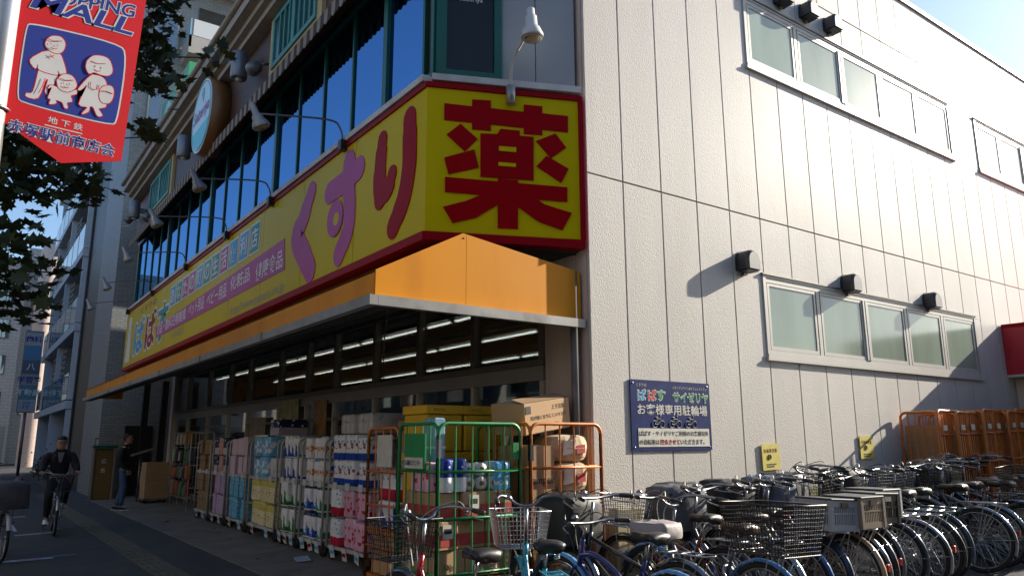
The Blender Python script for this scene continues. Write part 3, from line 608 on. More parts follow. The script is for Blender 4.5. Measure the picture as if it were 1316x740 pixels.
# big kanji on the splay, from its brush shapes (coordinates in metres along the panel / height)
kj = MB()
for i, poly in enumerate(KANJI): kj.prism(poly, KA+nk*.001, dk, ZV, nk*(.010+.0006*i))
obj('kanji', kj, M['sign_red'], fs)
kh = MB()
for poly in KANJI_HOLES: kh.prism(poly, KA+nk*.001, dk, ZV, nk*.026)
obj('kanji_counter', kh, M['yellow'], fs)
for nm, strokes, mt in (('kana_ku', KU, 'sign_mauve'), ('kana_su', SU, 'sign_mauve'), ('kana_ri_left', RI1, 'sign_red'), ('kana_ri_right', RI2, 'sign_red')):
    b_ = MB()
    for i, (pts, wd) in enumerate(strokes):
        b_.prism(stroke(smooth(pts, 5) if len(pts) > 2 else pts, wd if not isinstance(wd, list) else [wd[min(int(j/5+.5), len(wd)-1)] for j in range((len(pts)-1)*5+1)]), (SX-.001,0,0), (0,1,0), ZV, (-.010-.0012*i,0,0))
    if nm == 'kana_su':
        n = 24; oe = [Vector((8.50+.245*math.cos(2*math.pi*j/n), 4.305+.235*math.sin(2*math.pi*j/n))) for j in range(n)]; ie = [Vector((8.46+.085*math.cos(2*math.pi*j/n), 4.29+.085*math.sin(2*math.pi*j/n))) for j in range(n)]
        b_.add([(SX-.0155,p.x,p.y) for p in oe]+[(SX-.0155,p.x,p.y) for p in ie], [(j,n+j,n+(j+1)%n,(j+1)%n) for j in range(n)])
        b_.prism([(p.x,p.y) for p in [Vector((8.46+.088*math.cos(2*math.pi*j/n), 4.29+.088*math.sin(2*math.pi*j/n))) for j in range(n)]], (SX-.001,0,0), (0,1,0), ZV, (-.014,0,0), 1)
    obj(nm, b_, [M[mt], M['yellow']], fs)
# mauve band and the white words on it
bx = MB(); bx.prism(BAND, (SX-.001,0,0), (0,1,0), ZV, (-.006,0,0)); obj('mauve_band', bx, M['sign_mauve'], fs)
for body, ya, yb, z0, z1 in WORDS: text(body, (SX-.007,ya,z0), US, VS, M['sign_white'], fs, width=ya-yb, height=z1-z0, bold=.008)
for i, ch in enumerate('あなたの町の生活便利店'):
    ya = BOXES[0]+(BOXES[1]-BOXES[0])*i/11; yb = BOXES[0]+(BOXES[1]-BOXES[0])*(i+1)/11
    z0, z1 = BOXES[2]+(BOXES[4]-BOXES[2])*i/11, BOXES[3]+(BOXES[5]-BOXES[3])*i/11
    q = obj('letter_tile_border', MB().box(SX-.006,SX-.001,yb+.03,ya-.03,z0,z1), M['sign_white'], fs)
    obj('letter_tile', MB().box(SX-.010,SX-.0055,yb+.07,ya-.07,z0+.03,z1-.03), M[('sign_blue','sign_mauve','sign_green')[(i*2+i//3) % 3]], q)
    text(ch, (SX-.0105,(ya+yb)/2,(z0+z1)/2), US, VS, M['sign_white'], q, width=(ya-yb)*.62, height=(z1-z0)*.66, bold=.012, center=True)
text('http://www.papasu.co.jp', (SX,URL[0],URL[2]), US, VS, M['sign_grey'], fs, width=URL[0]-URL[1], height=URL[3]-URL[2], bold=.012)
# shop logo at the far end: three fat kana, each its own colour, white edged
for ch, ya, yb, c_ in (('ぱ',21.9,20.5,'sign_blue'),('ぱ',20.4,19.1,'sign_red'),('す',19.0,17.8,'sign_green')):
    text(ch, (SX,ya,3.80), US, VS, M['sign_white'], fs, width=ya-yb, height=1.0, bold=.075, lift=.0006)
    text(ch, (SX,ya-.06,3.85), US, VS, M[c_], fs, width=ya-yb-.12, height=.90, bold=.03, lift=.0042)
text('くすりの', (SX,21.2,4.86), US, VS, M['sign_red'], fs, width=1.9, height=.17, bold=.01)
pn = MB(); pn.prism([(22.95,3.75),(22.75,4.75),(22.45,4.75),(22.3,3.75)], (SX-.001,0,0), (0,1,0), ZV, (-.006,0,0)); pn.prism(ellipse(22.6,4.82,.2,.16), (SX-.001,0,0), (0,1,0), ZV, (-.007,0,0)); obj('logo_figure', pn, M['sign_white'], fs)
text('下赤塚店', (SX,17.5,3.78), US, VS, M['sign_grey'], fs, width=1.3, height=.16)
# sign floodlights
def flood(y, x, z, lab, b):
    t = root('sign_floodlight', b, lab, 'floodlight', 'floodlights on long arms over the yellow sign')
    obj('arm', MB().tube(smooth([b, (b[0]-.04,y,b[2]+.20), (b[0]-.22,y,b[2]+.27), (x,y,z+.10)], 5), .012, 6), M['steel_dk'], t)
    obj('clamp', MB().box(b[0]-.04,b[0]+.05,y-.045,y+.045,b[2]-.08,b[2]+.05), M['black'], t)
    ax = Vector((.45,0,-.9))
    h = obj('lamp_head', MB().lathe([(.028,-.24),(.036,-.22),(.04,-.10),(.06,-.08),(.065,-.04),(.095,.016),(.104,.056),(.10,.064),(.072,.056)], (x,y,z), ax, 16), cm('lamp_grey', (0.33,0.34,0.35), .4, metal=.3), t)
    obj('guard', MB().torus(Vector((x,y,z))+ax.normalized()*.08, ax, .08, .006, 16, 4).torus(Vector((x,y,z))+ax.normalized()*.088, ax, .04, .005, 12, 4), M['gutter'], h)
    obj('bulb', MB().lathe([(.068,.057),(.048,.076),(.016,.084)], (x,y,z), ax, 12), M['lamp_glass'], h)
nm = ['nearest floodlight on a long arm above the letters','second floodlight from the corner above the yellow sign','third floodlight from the corner above the yellow sign','fourth floodlight from the corner above the yellow sign','fifth floodlight from the corner above the yellow sign','farthest floodlight at the far end of the yellow sign']
for i, (y, x) in enumerate(((8.27,2.40),(10.96,2.38),(13.3,2.27),(16.3,2.33),(19.7,2.43),(23.0,2.5))): flood(y, x, 5.22, nm[i], (3.42,y,5.19))
t = root('sign_floodlight', (4.22,5.95,5.2), 'pale floodlight on an upright bent arm above the splayed corner', 'floodlight', 'floodlights on long arms over the yellow sign')
b_ = KA+dk*.86+nk*.07
P = lambda a, z, o_: KA+dk*a+nk*o_+ZV*z
obj('arm', MB().tube(smooth([P(.86,5.15,.06),P(.86,5.40,.08),P(.90,5.55,.12),P(.98,5.70,.30)],5), .016, 6), M['alu'], t)
obj('clamp', MB().tube([P(.86,5.02,.05),P(.86,5.22,.05)], .05, 8), M['gutter'], t)
h = obj('lamp_head', MB().lathe([(.03,.29),(.042,.28),(.044,.21),(.06,.20),(.064,.10),(.085,.08),(.118,0),(.114,-.025),(.08,-.016)], P(1.02,5.655,.34), (-.1,-.05,1), 18), cm('lamp_white', (0.60,0.60,0.58), .35), t)
obj('guard', MB().torus(P(1.02,5.615,.34), (0,0,1), .09, .008, 18, 4), M['alu'], h)
obj('bulb', MB().lathe([(.075,-.016),(.058,-.05),(.016,-.062)], P(1.02,5.655,.34), (-.1,-.05,1), 12), M['lamp_glass'], h)

# ------------------------------------------------------------------ things on the side wall
ps = root('parking_sign', (6.14,5.58,1.5), 'blue bicycle parking notice board with white and green lettering on the panelled wall', 'sign')
px0, px1, pz0, pz1 = 5.53, 6.76, 1.50, 2.225
XU = Vector((1,0,0)); py = WY-.016
M['board_blue'] = mat('board_blue', (0.004,0.017,0.11), .6, spec=.1, var=.1, vs=3, dirt=((0.03,0.06,0.2),.4,5))
obj('board', MB().box(px0,px1,py,WY-.004,pz0,pz1), M['board_blue'], ps)
def PW(fx, fz): return Vector((px0+(px1-px0)*fx, py, pz0+(pz1-pz0)*fz))
pw, ph = px1-px0, pz1-pz0
obj('white_field', MB().box(px0+.075*pw,px0+.965*pw,py-.003,py-.0005,pz0+.055*ph,pz0+.315*ph), cm('board_white',(0.62,0.60,0.52),.5,var=.08,vs=6,dirt=((.3,.28,.2),.5,8)), ps)
for ch, f0, c_ in (('ぱ',.08,(0.05,0.35,0.62)),('ぱ',.205,(0.55,0.03,0.04)),('す',.315,(0.02,0.30,0.10))):
    text(ch, PW(f0-.008,.70), XU, ZV, M['board_white'], ps, width=.115*pw, height=.17*ph, bold=.075, lift=.0006)
    text(ch, PW(f0,.712), XU, ZV, cm('pk%d'%int(f0*1000), c_, .4), ps, width=.10*pw, height=.145*ph, bold=.02, lift=.0024)
text('サイゼリヤ', PW(.51,.69), XU, ZV, M['board_white'], ps, width=.47*pw, height=.165*ph, bold=.07, lift=.0006)
text('サイゼリヤ', PW(.518,.70), XU, ZV, cm('pk_green',(0.01,0.28,0.10),.4), ps, width=.455*pw, height=.14*ph, bold=.02, lift=.0024)
text('イタリアンワイン&カフェレストラン', PW(.51,.885), XU, ZV, cm('pk_cream',(0.55,0.52,0.35),.5), ps, width=.45*pw, height=.045*ph)
text('くすりの', PW(.07,.90), XU, ZV, M['pk_cream'], ps, width=.12*pw, height=.05*ph)
text('お客様専用駐輪場', PW(.075,.505), XU, ZV, M['board_white'], ps, width=.88*pw, height=.155*ph, bold=.010)
text('ぱぱす・サイゼリヤご利用のお客様以外', PW(.085,.205), XU, ZV, M['ink'], ps, width=.87*pw, height=.075*ph, bold=.01, lift=.0042)
text('の自転車は', PW(.085,.085), XU, ZV, M['ink'], ps, width=.235*pw, height=.075*ph, bold=.01, lift=.0042)
text('撤去させて', PW(.33,.085), XU, ZV, M['sign_red'], ps, width=.245*pw, height=.075*ph, bold=.02, lift=.0042)
text('いただきます。', PW(.585,.085), XU, ZV, M['ink'], ps, width=.31*pw, height=.075*ph, bold=.01, lift=.0042)
for f0 in (.32,.53,.735):                               # three little bicycle symbols
    ic = MB(); c0 = PW(f0,.375)
    for dx in (-.055,.055): ic.torus(c0+XU*dx*1+Vector((0,-.004,-.0)), (0,1,0), .036, .0032, 18, 4)
    for a, b in (((-.055,0),(-.02,.055)),((-.02,.055),(.035,.055)),((.035,.055),(.055,0)),((-.055,0),(0,0)),((0,0),(.035,.055)),((0,0),(-.025,.07)),((.035,.055),(.03,.085)),((.03,.085),(.045,.09)),((-.04,.072),(-.01,.072))):
        ic.tube([c0+XU*a[0]+ZV*a[1]+Vector((0,-.004,0)), c0+XU*b[0]+ZV*b[1]+Vector((0,-.004,0))], .0032, 4)
    obj('bicycle_symbol', ic, M['board_white'], ps)
for fx, fz in ((.03,.95),(.97,.95),(.03,.05),(.97,.05)): obj('screw', MB().lathe([(.009,0),(.007,.005)], PW(fx,fz), (0,-1,0), 8), M['steel'], ps)
M['notice'] = mat('notice_yellow', (0.62,0.52,0.09), .55, var=.1, vs=9)
for x, z, rz, lb in ((7.80,1.41,.03,'yellow paper notice on the wall nearest the blue board'),(9.92,1.50,-.02,'yellow paper notice on the wall left of the orange cart stack'),(11.15,1.35,.0,'yellow paper notice in the shade beside the orange cart stack')):
    t = root('wall_notice', (x,WY-.01,z-.15), lb, 'notice', 'yellow notices on the side wall')
    ux = Vector((math.cos(rz),0,math.sin(rz))); uz = Vector((-math.sin(rz),0,math.cos(rz)))
    c0 = Vector((x,WY-.022,z)); pg = MB(); pg.obox(c0-ux*.165-uz*.15, ux*.33, Vector((0,.012,0)), uz*.30); obj('sheet', pg, M['notice'], t)
    for k in range(5):
        a = -.13+k*.052; text('自転車注意'[k], c0+ux*(a)+uz*.05, ux, uz, M['sign_red'] if k % 2 else M['ink'], t, height=.045, bold=.01, lift=.0006)
    pr = MB(); pr.torus(c0+Vector((0,-.003,0))-ux*.03+uz*.0, (0,1,0), .028, .005, 14, 4); pr.obox(c0-ux*.09-uz*.09-Vector((0,.003,0)), ux*.18, Vector((0,.003,0)), uz*.012); pr.obox(c0-ux*.09-uz*.115-Vector((0,.003,0)), ux*.14, Vector((0,.003,0)), uz*.012)
    obj('print', pr, M['ink'], t)
# red fascia annex at the right
an = root('entrance_annex', (17,4,0.3), 'low projecting entrance with red fascia at the right end of the panelled wall', 'entrance')
obj('body', MB().box(15.0,22,2.75,5.58,0,2.65), M['beige'], an)
obj('fascia', MB().box(14.72,22.2,2.6,5.585,2.70,3.57), cm('fascia_red', (0.42,0.006,0.02), .4, var=.06), an)
obj('fascia_trim', MB().box(14.70,22.2,2.58,5.586,2.655,2.698), M['alu'], an)
obj('fascia_edge', MB().box(14.71,22.2,2.59,2.598,3.52,3.585).box(14.704,14.715,2.59,5.58,3.52,3.585), M['sign_maroon'], an)

# ------------------------------------------------------------------ roll carts
def ring_tag(o, r_): pass
def frame_panel(mb, p, q, z0, z1, r_, nbar=0, rails=(), rad=.09, rb=None):
    """tube hoop standing on p and q (x,y), with vertical bars and horizontal rails"""
    p, q = Vector((*p,0)), Vector((*q,0)); d = (q-p); L = d.length; d.normalize()
    pts = [p+ZV*z0, p+ZV*(z1-rad)]
    for i in range(1,6):
        a = R(90*i/5); pts.append(p+d*(rad-rad*math.cos(a))+ZV*(z1-rad+rad*math.sin(a)))
    for i in range(0,6):
        a = R(90*i/5); pts.append(q-d*(rad-rad*math.sin(a))+ZV*(z1-rad+rad*math.cos(a)))
    pts.append(q+ZV*z0)
    mb.tube(pts, r_, 6)
    for z in rails: mb.tube([p+ZV*z, q+ZV*z], r_*.8, 5)
    for i in range(1, nbar+1):
        c = p+d*(L*i/(nbar+1)); mb.tube([c+ZV*(z0+.05), c+ZV*z1], rb or r_*.5, 4)
def cart(label, x0, x1, y0, y1, h, mt, faces='sen', nb=5, rails=(.5,.95,1.4), group=None, shelf=(), r_=.016, tags=0, cat='roll cart', board=None):
    z0 = gz((x0+x1)/2); t = root('roll_cart', ((x0+x1)/2,(y0+y1)/2,z0), label, cat, group)
    b = MB()
    for a in ((x0,x1,y0,y0+.04),(x0,x1,y1-.04,y1),(x0,x0+.04,y0,y1),(x1-.04,x1,y0,y1)): b.box(*a, z0+.15, z0+.19)
    b.box(x0+.02,x1-.02,y0+.02,y1-.02,z0+.165,z0+.18); obj('base', b, mt, t)
    S_ = {'s': ((x0,y0),(x1,y0)), 'n': ((x0,y1),(x1,y1)), 'w': ((x0,y0),(x0,y1)), 'e': ((x1,y0),(x1,y1))}
    for f in faces:
        pm = MB(); p, q = S_[f]; frame_panel(pm, p, q, z0+.16, z0+h, r_, nb, [z0+q_*h/1.7 for q_ in rails]); obj('side_frame', pm, mt, t)
    for z in shelf:
        s = MB(); s.box(x0+.02,x1-.02,y0+.02,y1-.02,z0+z,z0+z+.02)
        s.box(x0,x0+.025,y0,y1,z0+z-.02,z0+z+.03); sh_o = obj('shelf', s, mt, t)
        for k in range(tags): obj('shelf_tag', MB().box(x0-.008,x0-.003,y0+(y1-y0)*(k+.3)/tags,y0+(y1-y0)*(k+.3)/tags+.13,z0+z-.03,z0+z+.06), cm('price_card', (0.60,0.60,0.60), .6, var=.1, vs=40), sh_o)
    for x in (x0+.06,x1-.06):
        for y in (y0+.06,y1-.06):
            c = obj('caster', MB().lathe([(.055,-.018),(.06,-.012),(.06,.012),(.055,.018)], (x,y,z0+.06), (.2,1,0), 12), M['rubber'], t)
            obj('caster_fork', MB().box(x-.03,x+.03,y-.03,y+.03,z0+.115,z0+.15).box(x-.015,x+.015,y-.032,y-.022,z0+.05,z0+.12).box(x-.015,x+.015,y+.022,y+.032,z0+.05,z0+.12), M['steel_dk'], c)
    for k in range(tags):
        yy = y0+(y1-y0)*(k+.5)/tags; a = random.uniform(-.35,.35); zz = z0+.20
        pl = MB(); u = Vector((-.1,math.cos(a),math.sin(a))); v = Vector((-.18,-math.sin(a),math.cos(a))).normalized()
        pl.obox(Vector((x0-.02,yy,zz))-u*.055-v*.16, u*.11, Vector((-.004,0,0)), v*.16); o = obj('price_card', pl, cm('price_card', (0.60,0.60,0.60), .6, var=.1, vs=40), t)
        pt = MB(); pt.obox(Vector((x0-.026,yy,zz))-u*.04-v*.11, u*.08, Vector((-.003,0,0)), v*.045); obj('price_print', pt, M['sign_red'] if k % 2 else M['sign_blue'], o)
    return t

def pack_mat(name, base, layers, rough=.3):
    """printed plastic film: base plus layers ('band',lo,hi,col) ('tri',lo,hi,n,col) ('blob',lo,hi,scale,thr,col), heights as fractions of a 0.42 m pack"""
    mt = mat(name, base, rough, rnd=.06); n = mt.node_tree; b = n.nodes['Principled BSDF']
    cur = b.inputs['Base Color'].links[0].from_socket
    tc = n.nodes.new('ShaderNodeTexCoord'); sx = n.nodes.new('ShaderNodeSeparateXYZ'); n.links.new(tc.outputs['Object'], sx.inputs[0])
    def mth(op, a, bb):
        q = n.nodes.new('ShaderNodeMath'); q.operation = op
        for i, s in enumerate((a, bb)):
            if s is None: continue
            if hasattr(s, 'links'): n.links.new(s, q.inputs[i])
            else: q.inputs[i].default_value = s
        return q.outputs[0]
    for L in layers:
        lo, hi = L[1]*.42, L[2]*.42
        f = mth('MULTIPLY', mth('GREATER_THAN', sx.outputs['Z'], lo), mth('LESS_THAN', sx.outputs['Z'], hi))
        if L[0] == 'tri':
            fr = mth('FRACT', mth('MULTIPLY', sx.outputs['Y'], L[3]), None)
            f = mth('MULTIPLY', f, mth('LESS_THAN', mth('MULTIPLY', mth('SUBTRACT', sx.outputs['Z'], lo), 1/(hi-lo)), fr))
        if L[0] == 'blob':
            no = n.nodes.new('ShaderNodeTexVoronoi'); no.inputs['Scale'].default_value = L[3]; n.links.new(tc.outputs['Object'], no.inputs['Vector'])
            f = mth('MULTIPLY', f, mth('LESS_THAN', no.outputs['Distance'], L[4]))
        mx = n.nodes.new('ShaderNodeMix'); mx.data_type = 'RGBA'; n.links.new(f, mx.inputs['Factor']); n.links.new(cur, mx.inputs['A']); mx.inputs['B'].default_value = (*L[-1],1); cur = mx.outputs['Result']
    n.links.new(cur, b.inputs['Base Color'])
    no = n.nodes.new('ShaderNodeTexNoise'); no.inputs['Scale'].default_value = 22; n.links.new(tc.outputs['Object'], no.inputs['Vector'])
    bp = n.nodes.new('ShaderNodeBump'); bp.inputs['Strength'].default_value = .35; bp.inputs['Distance'].default_value = .02; n.links.new(no.outputs['Fac'], bp.inputs['Height']); n.links.new(bp.outputs[0], b.inputs['Normal'])
    return mt
WH = (0.80,0.82,0.86); BL = (0.012,0.07,0.42); NV = (0.008,0.015,0.09); PK = (0.62,0.22,0.34); RD = (0.50,0.015,0.05); LB = (0.10,0.36,0.64); GR = (0.06,0.28,0.03); DG = (0.01,0.12,0.05); YL = (0.62,0.52,0.10); OR = (0.60,0.20,0.02); LV = (0.42,0.30,0.48); CY = (0.10,0.38,0.58)
PM = {
 'blue_band': pack_mat('film_blue_band', WH, [('band',0,.20,BL),('blob',.32,.5,12,.3,(0.35,0.08,0.14)),('blob',.5,.75,16,.36,LB)]),
 'pink_band': pack_mat('film_pink_band', WH, [('band',0,.25,RD),('blob',.35,.8,18,.28,LB)]),
 'pink': pack_mat('film_pink', (0.72,0.40,0.52), [('band',.8,1,(0.6,0.42,0.5)),('blob',.1,.6,15,.36,RD)]),
 'flower': pack_mat('film_flower', WH, [('blob',.25,.62,8,.36,BL),('blob',.04,.42,17,.42,OR),('blob',.66,.78,24,.5,CY)]),
 'navy_swirl': pack_mat('film_navy_swirl', WH, [('band',.70,1,NV),('tri',.05,.58,6,BL),('blob',.1,.5,9,.3,LB)]),
 'green_swirl': pack_mat('film_green_swirl', WH, [('band',.70,1,DG),('tri',.05,.58,6,(0.02,0.2,0.1))]),
 'blue_zig': pack_mat('film_blue_zig', WH, [('tri',.03,.62,6.5,BL),('blob',.64,.77,30,.4,LB)]),
 'green_zig': pack_mat('film_green_zig', WH, [('tri',.04,.72,6,GR),('tri',.04,.45,6,DG)]),
 'pale_blue': pack_mat('film_pale_blue', (0.14,0.46,0.78), [('blob',.1,.6,10,.4,WH),('band',.85,1,LB)]),
 'yellow': pack_mat('film_yellow', (0.80,0.74,0.45), [('band',.55,1,YL),('blob',.15,.5,22,.3,(.6,.25,.05))]),
 'lavender': pack_mat('film_lavender', LV, [('blob',.1,.9,16,.3,(0.55,0.42,0.6))], .6),
 'cyan': pack_mat('film_cyan', CY, [('blob',.05,.95,20,.34,(0.35,0.6,0.75))], .5),
 'pinkbox': pack_mat('carton_pink', (0.62,0.48,0.60), [('blob',.2,.8,12,.3,(0.6,0.45,0.55))], .6),
 'tissue_navy': pack_mat('carton_navy', (0.45,0.42,0.5), [('band',.3,.75,NV),('blob',.3,.75,14,.3,WH)], .6),
 'tissue_peach': pack_mat('carton_peach', (0.5,0.28,0.22), [('blob',.2,.8,12,.35,(0.6,0.45,0.4))], .6),
 'kraft': pack_mat('carton_kraft', (0.26,0.17,0.085), [('band',.45,.5,(0.16,0.1,0.05)),('blob',.1,.4,20,.25,(0.12,0.07,0.04))], .8),
 'bulk': pack_mat('film_clear_bulk', (0.55,0.56,0.58), [('blob',.1,.9,9,.25,(0.35,0.4,0.5))], .25),
 'kitchen': pack_mat('film_kitchen_roll', WH, [('band',.28,.66,(0.01,0.04,0.30)),('blob',.36,.6,26,.25,WH)], .35),
}
PMESH = {}
def pack_mesh(style, w_, d_, h_, lobes):
    key = (style, round(w_,3), round(d_,3), round(h_,3), lobes)
    if key in PMESH: return PMESH[key]
    mb = MB()
    if lobes:
        out = []
        for i in range(lobes):                                 # scalloped rolls along the long side
            c = -w_/2+w_*(i+.5)/lobes
            for j in range(5):
                a = math.pi*(j+.15)/4.3; out.append((d_/2-.03+.03*math.sin(a), c-w_/lobes/2*math.cos(a)))
        out += [(-x, -y) for x, y in out]
        n = len(out); rings = [(.96,0),(1,.02),(1,h_*.47),(.985,h_*.5),(1,h_*.53),(1,h_-.025),(.93,h_-.004),(.6,h_)]
        vs = [(x*s, y*s, z) for s, z in rings for x, y in out]
        fs_ = [(k*n+i,k*n+(i+1)%n,(k+1)*n+(i+1)%n,(k+1)*n+i) for k in range(len(rings)-1) for i in range(n)]+[tuple((len(rings)-1)*n+i for i in range(n))]
        mb.add(vs, fs_, 0, True)
    else: mb.rbox(-d_/2,d_/2,-w_/2,w_/2,0,h_,.008)
    PMESH[key] = mesh_of(mb, PM[style], 'goods_pack')
    return PMESH[key]
def pack(style, x, y, z, w_, d_, h_, lobes, label, group, cat='pack', rz=0.0, name='toilet_roll_pack'):
    me = pack_mesh(style, w_, d_, h_, lobes); o = bpy.data.objects.new(name, me); col.objects.link(o)
    o.location = (x,y,z); o.rotation_euler = (0,0,rz+R(random.uniform(-5,5))); return setp(o, label, cat, group)

# row of white carts along the shop front: (y0, y1, label, upper style rows, lower style rows)
ORD = ['first','second','third','fourth','fifth','sixth','seventh','eighth']
CARTS = [
 (8.62,9.93,'the nearest white cart', ['blue_band','blue_band','blue_band'], ['pink_band','pink','pink'], 3, 'toilet_roll_pack', 'toilet roll pack'),
 (9.98,10.95,'the second white cart', ['flower','flower','flower'], ['navy_swirl','navy_swirl','green_swirl'], 2, 'kitchen_roll_pack', 'roll pack'),
 (11.0,11.85,'the third white cart', ['blue_zig','blue_zig'], ['green_zig','green_zig'], 4, 'tissue_pack', 'tissue pack'),
 (11.9,13.38,'the fourth white cart', ['pale_blue','pale_blue','bulk'], ['yellow','yellow','yellow'], 3, 'tissue_pack', 'tissue pack'),
 (13.45,14.62,'the fifth white cart', ['pinkbox','pinkbox','pinkbox'], ['cyan','cyan','cyan'], 0, 'tissue_carton', 'carton'),
 (14.7,15.75,'the sixth white cart', ['tissue_navy','tissue_peach','tissue_navy'], ['lavender','lavender','lavender'], 0, 'tissue_carton', 'carton'),
 (15.82,16.95,'the farthest white cart', ['kraft','kraft','kraft'], ['kraft','kraft','kraft'], 0, 'kraft_carton', 'carton'),
]
DESC = {'blue_band':'blue banded white pack','pink_band':'magenta banded white pack','pink':'pink printed pack','flower':'flower printed white pack','navy_swirl':'navy topped white pack','green_swirl':'green topped white pack','blue_zig':'blue triangle printed pack','green_zig':'green triangle printed pack','pale_blue':'pale blue pack','bulk':'clear bulk pack','yellow':'yellow pack','pinkbox':'pale pink carton','cyan':'cyan carton','tissue_navy':'navy banded carton','tissue_peach':'peach carton','lavender':'lavender carton','kraft':'kraft carton'}
for ci, (y0, y1, where, up, lo, lob, nm_, ct_) in enumerate(CARTS):
    x0, x1 = 4.10, 4.82; z0 = gz(4.46); y0 += .06; y1 -= .06
    cart('%s roll cart in the row, %s goods on its shelves' % (where.split('the ')[1].replace(' cart',''), ('blue banded','flower print','blue triangle print','pale blue and yellow','pink and cyan','navy and lavender','brown kraft')[ci]), x0, x1, y0, y1, 1.55, M['cart_wh'], 'sn', 4, (.55,1.0), 'white roll carts along the shop front', (.93,), .016, 3 if ci < 3 else 2)
    n = len(up); L = (y1-y0-.08)/n
    for lvl, st, zb_ in ((1, up, z0+.96), (0, lo, z0+.20)):
        for i in range(n):
            for r_ in range(2):
                hh = .325 if lvl else .37
                if ci == 3 and st[i] == 'bulk' and r_ == 1: continue
                yy = y1-.04-L*(i+.5)
                hb_ = hh-.006
                place_ = '%s, %s row, %s from left on %s' % ('upper shelf' if lvl else 'lower shelf', 'top' if r_ else 'bottom', ORD[i], where[4:])
                o = pack(st[i], x0+.19+random.uniform(-.03,.03), yy+random.uniform(-.012,.012), zb_+r_*hh, L-.055, .34, hb_-random.choice((0,0,.02,.035)), lob, '%s, %s' % (DESC[st[i]], place_), 'goods on the white carts', ct_, name=nm_)
                if lvl and r_ == 0 and ci < 4: pack(st[i], x0+.55, yy, zb_, L-.03, .30, hb_, lob, '%s behind the %s one from left on %s' % (DESC[st[i]], ORD[i], where[4:]), 'goods at the back of the white carts', ct_, name=nm_)
for i, (y, st, z, lb) in enumerate(((9.2,'bulk',1.715,'large clear bulk pack on top of the nearest white cart'),(12.7,'tissue_navy',1.715,'navy carton pair on top of the fourth white cart'),(9.75,'bulk',1.715,'smaller clear bulk pack on top of the nearest white cart'))):
    pack(st, 4.52, y, z, .45, .5, .26, 3 if st == 'bulk' else 0, lb, 'goods on top of the white carts', 'pack', name='bulk_pack')
# A4 leaflet fallen by the cart
fl = MB(); fl.add([(3.72,9.9,gz(3.8)+.012),(3.90,9.86,gz(3.9)+.02),(3.94,10.1,gz(3.9)+.05),(3.76,10.14,gz(3.8)+.04)], [(0,1,2,3)]); obj('leaflet', fl, cm('leaflet', (0.32,0.45,0.6), .6, var=.5, vs=20), label='blue printed leaflet lying on the ground before the second white cart', cat='leaflet')

# ---- sunlit carts at the corner
cg_ = cart('green roll cart with cartons and paper rolls at the sunlit corner', 3.20, 4.03, 5.46, 6.14, 1.68, M['cart_gr'], 'swe', 4, (.48,.92,1.30), None, (), .017)
z0 = gz(3.6)
obj('lock_plate', MB().box(3.94,4.0,5.43,5.45,z0+1.38,z0+1.52), M['cart_gr'], cg_)
obj('green_board', MB().box(3.165,3.18,5.62,5.98,z0+1.30,z0+1.60), cm('board_green', (0.02,0.25,0.07), .4, var=.1), cg_)
gl_ = obj('board_label', MB().box(3.158,3.163,5.64,5.96,z0+1.31,z0+1.40), M['board_white'], cg_)
text('店舗配送センター', (3.158,5.95,z0+1.335), (0,-1,0), ZV, M['ink'], gl_, width=.28, height=.045)
obj('latch', MB().box(3.17,3.195,5.40,5.445,z0+1.40,z0+1.55), M['steel_dk'], cg_)
co_ = cart('orange roll cart packed with paper sacks against the panelled wall corner', 4.13, 4.97, 5.43, 6.12, 1.66, M['cart_or'], 'swe', 4, (.45,.90,1.30), None, (), .018)
obj('latch', MB().box(4.09,4.125,5.38,5.42,z0+1.36,z0+1.50), M['black'], co_)
cl_ = cart('narrow orange roll cart standing left behind the green cart', 3.60, 4.38, 6.93, 7.62, 1.66, M['cart_or'], 'swn', 3, (.48,.90,1.25), None, (.62,), .017)
obj('notice_board', MB().box(3.572,3.582,7.02,7.36,gz(3.6)+1.28,gz(3.6)+1.60), M['board_white'], cl_)
M['carton_red'] = mat('carton_red_band', (0.42,0.05,0.04), .7, var=.08, vs=5)
def carton(x0, x1, y0, y1, z0_, z1_, label, mt=None, band=None, words=(), group='cartons in the corner carts', rz=0.0, tape=True):
    t = root('carton', ((x0+x1)/2,(y0+y1)/2,z0_), label, 'carton', group); mt = mt or M['card']
    obj('box', MB().rbox(x0,x1,y0,y1,z0_,z1_,.006), mt, t)
    if band:
        b0, b1 = z0_+(z1_-z0_)*band[0], z0_+(z1_-z0_)*band[1]
        obj('printed_band', MB().box(x0-.002,x1+.002,y0-.002,y1+.002,b0,b1), band[2], t)
    if tape: obj('tape', MB().box((x0+x1)/2-.025,(x0+x1)/2+.025,y0+.002,y1-.002,z1_-.001,z1_+.0015), cm('tape', (0.36,0.26,0.15), .25), t)
    for body, fx, fz, hh, mt2 in words:
        text(body, (x0+(x1-x0)*fx, y0, z0_+(z1_-z0_)*fz), XU, ZV, mt2, t, height=hh, lift=.0035, bold=.01)
    return t
z0 = gz(3.6)+.19
lbs = ['lowest left','lowest right']
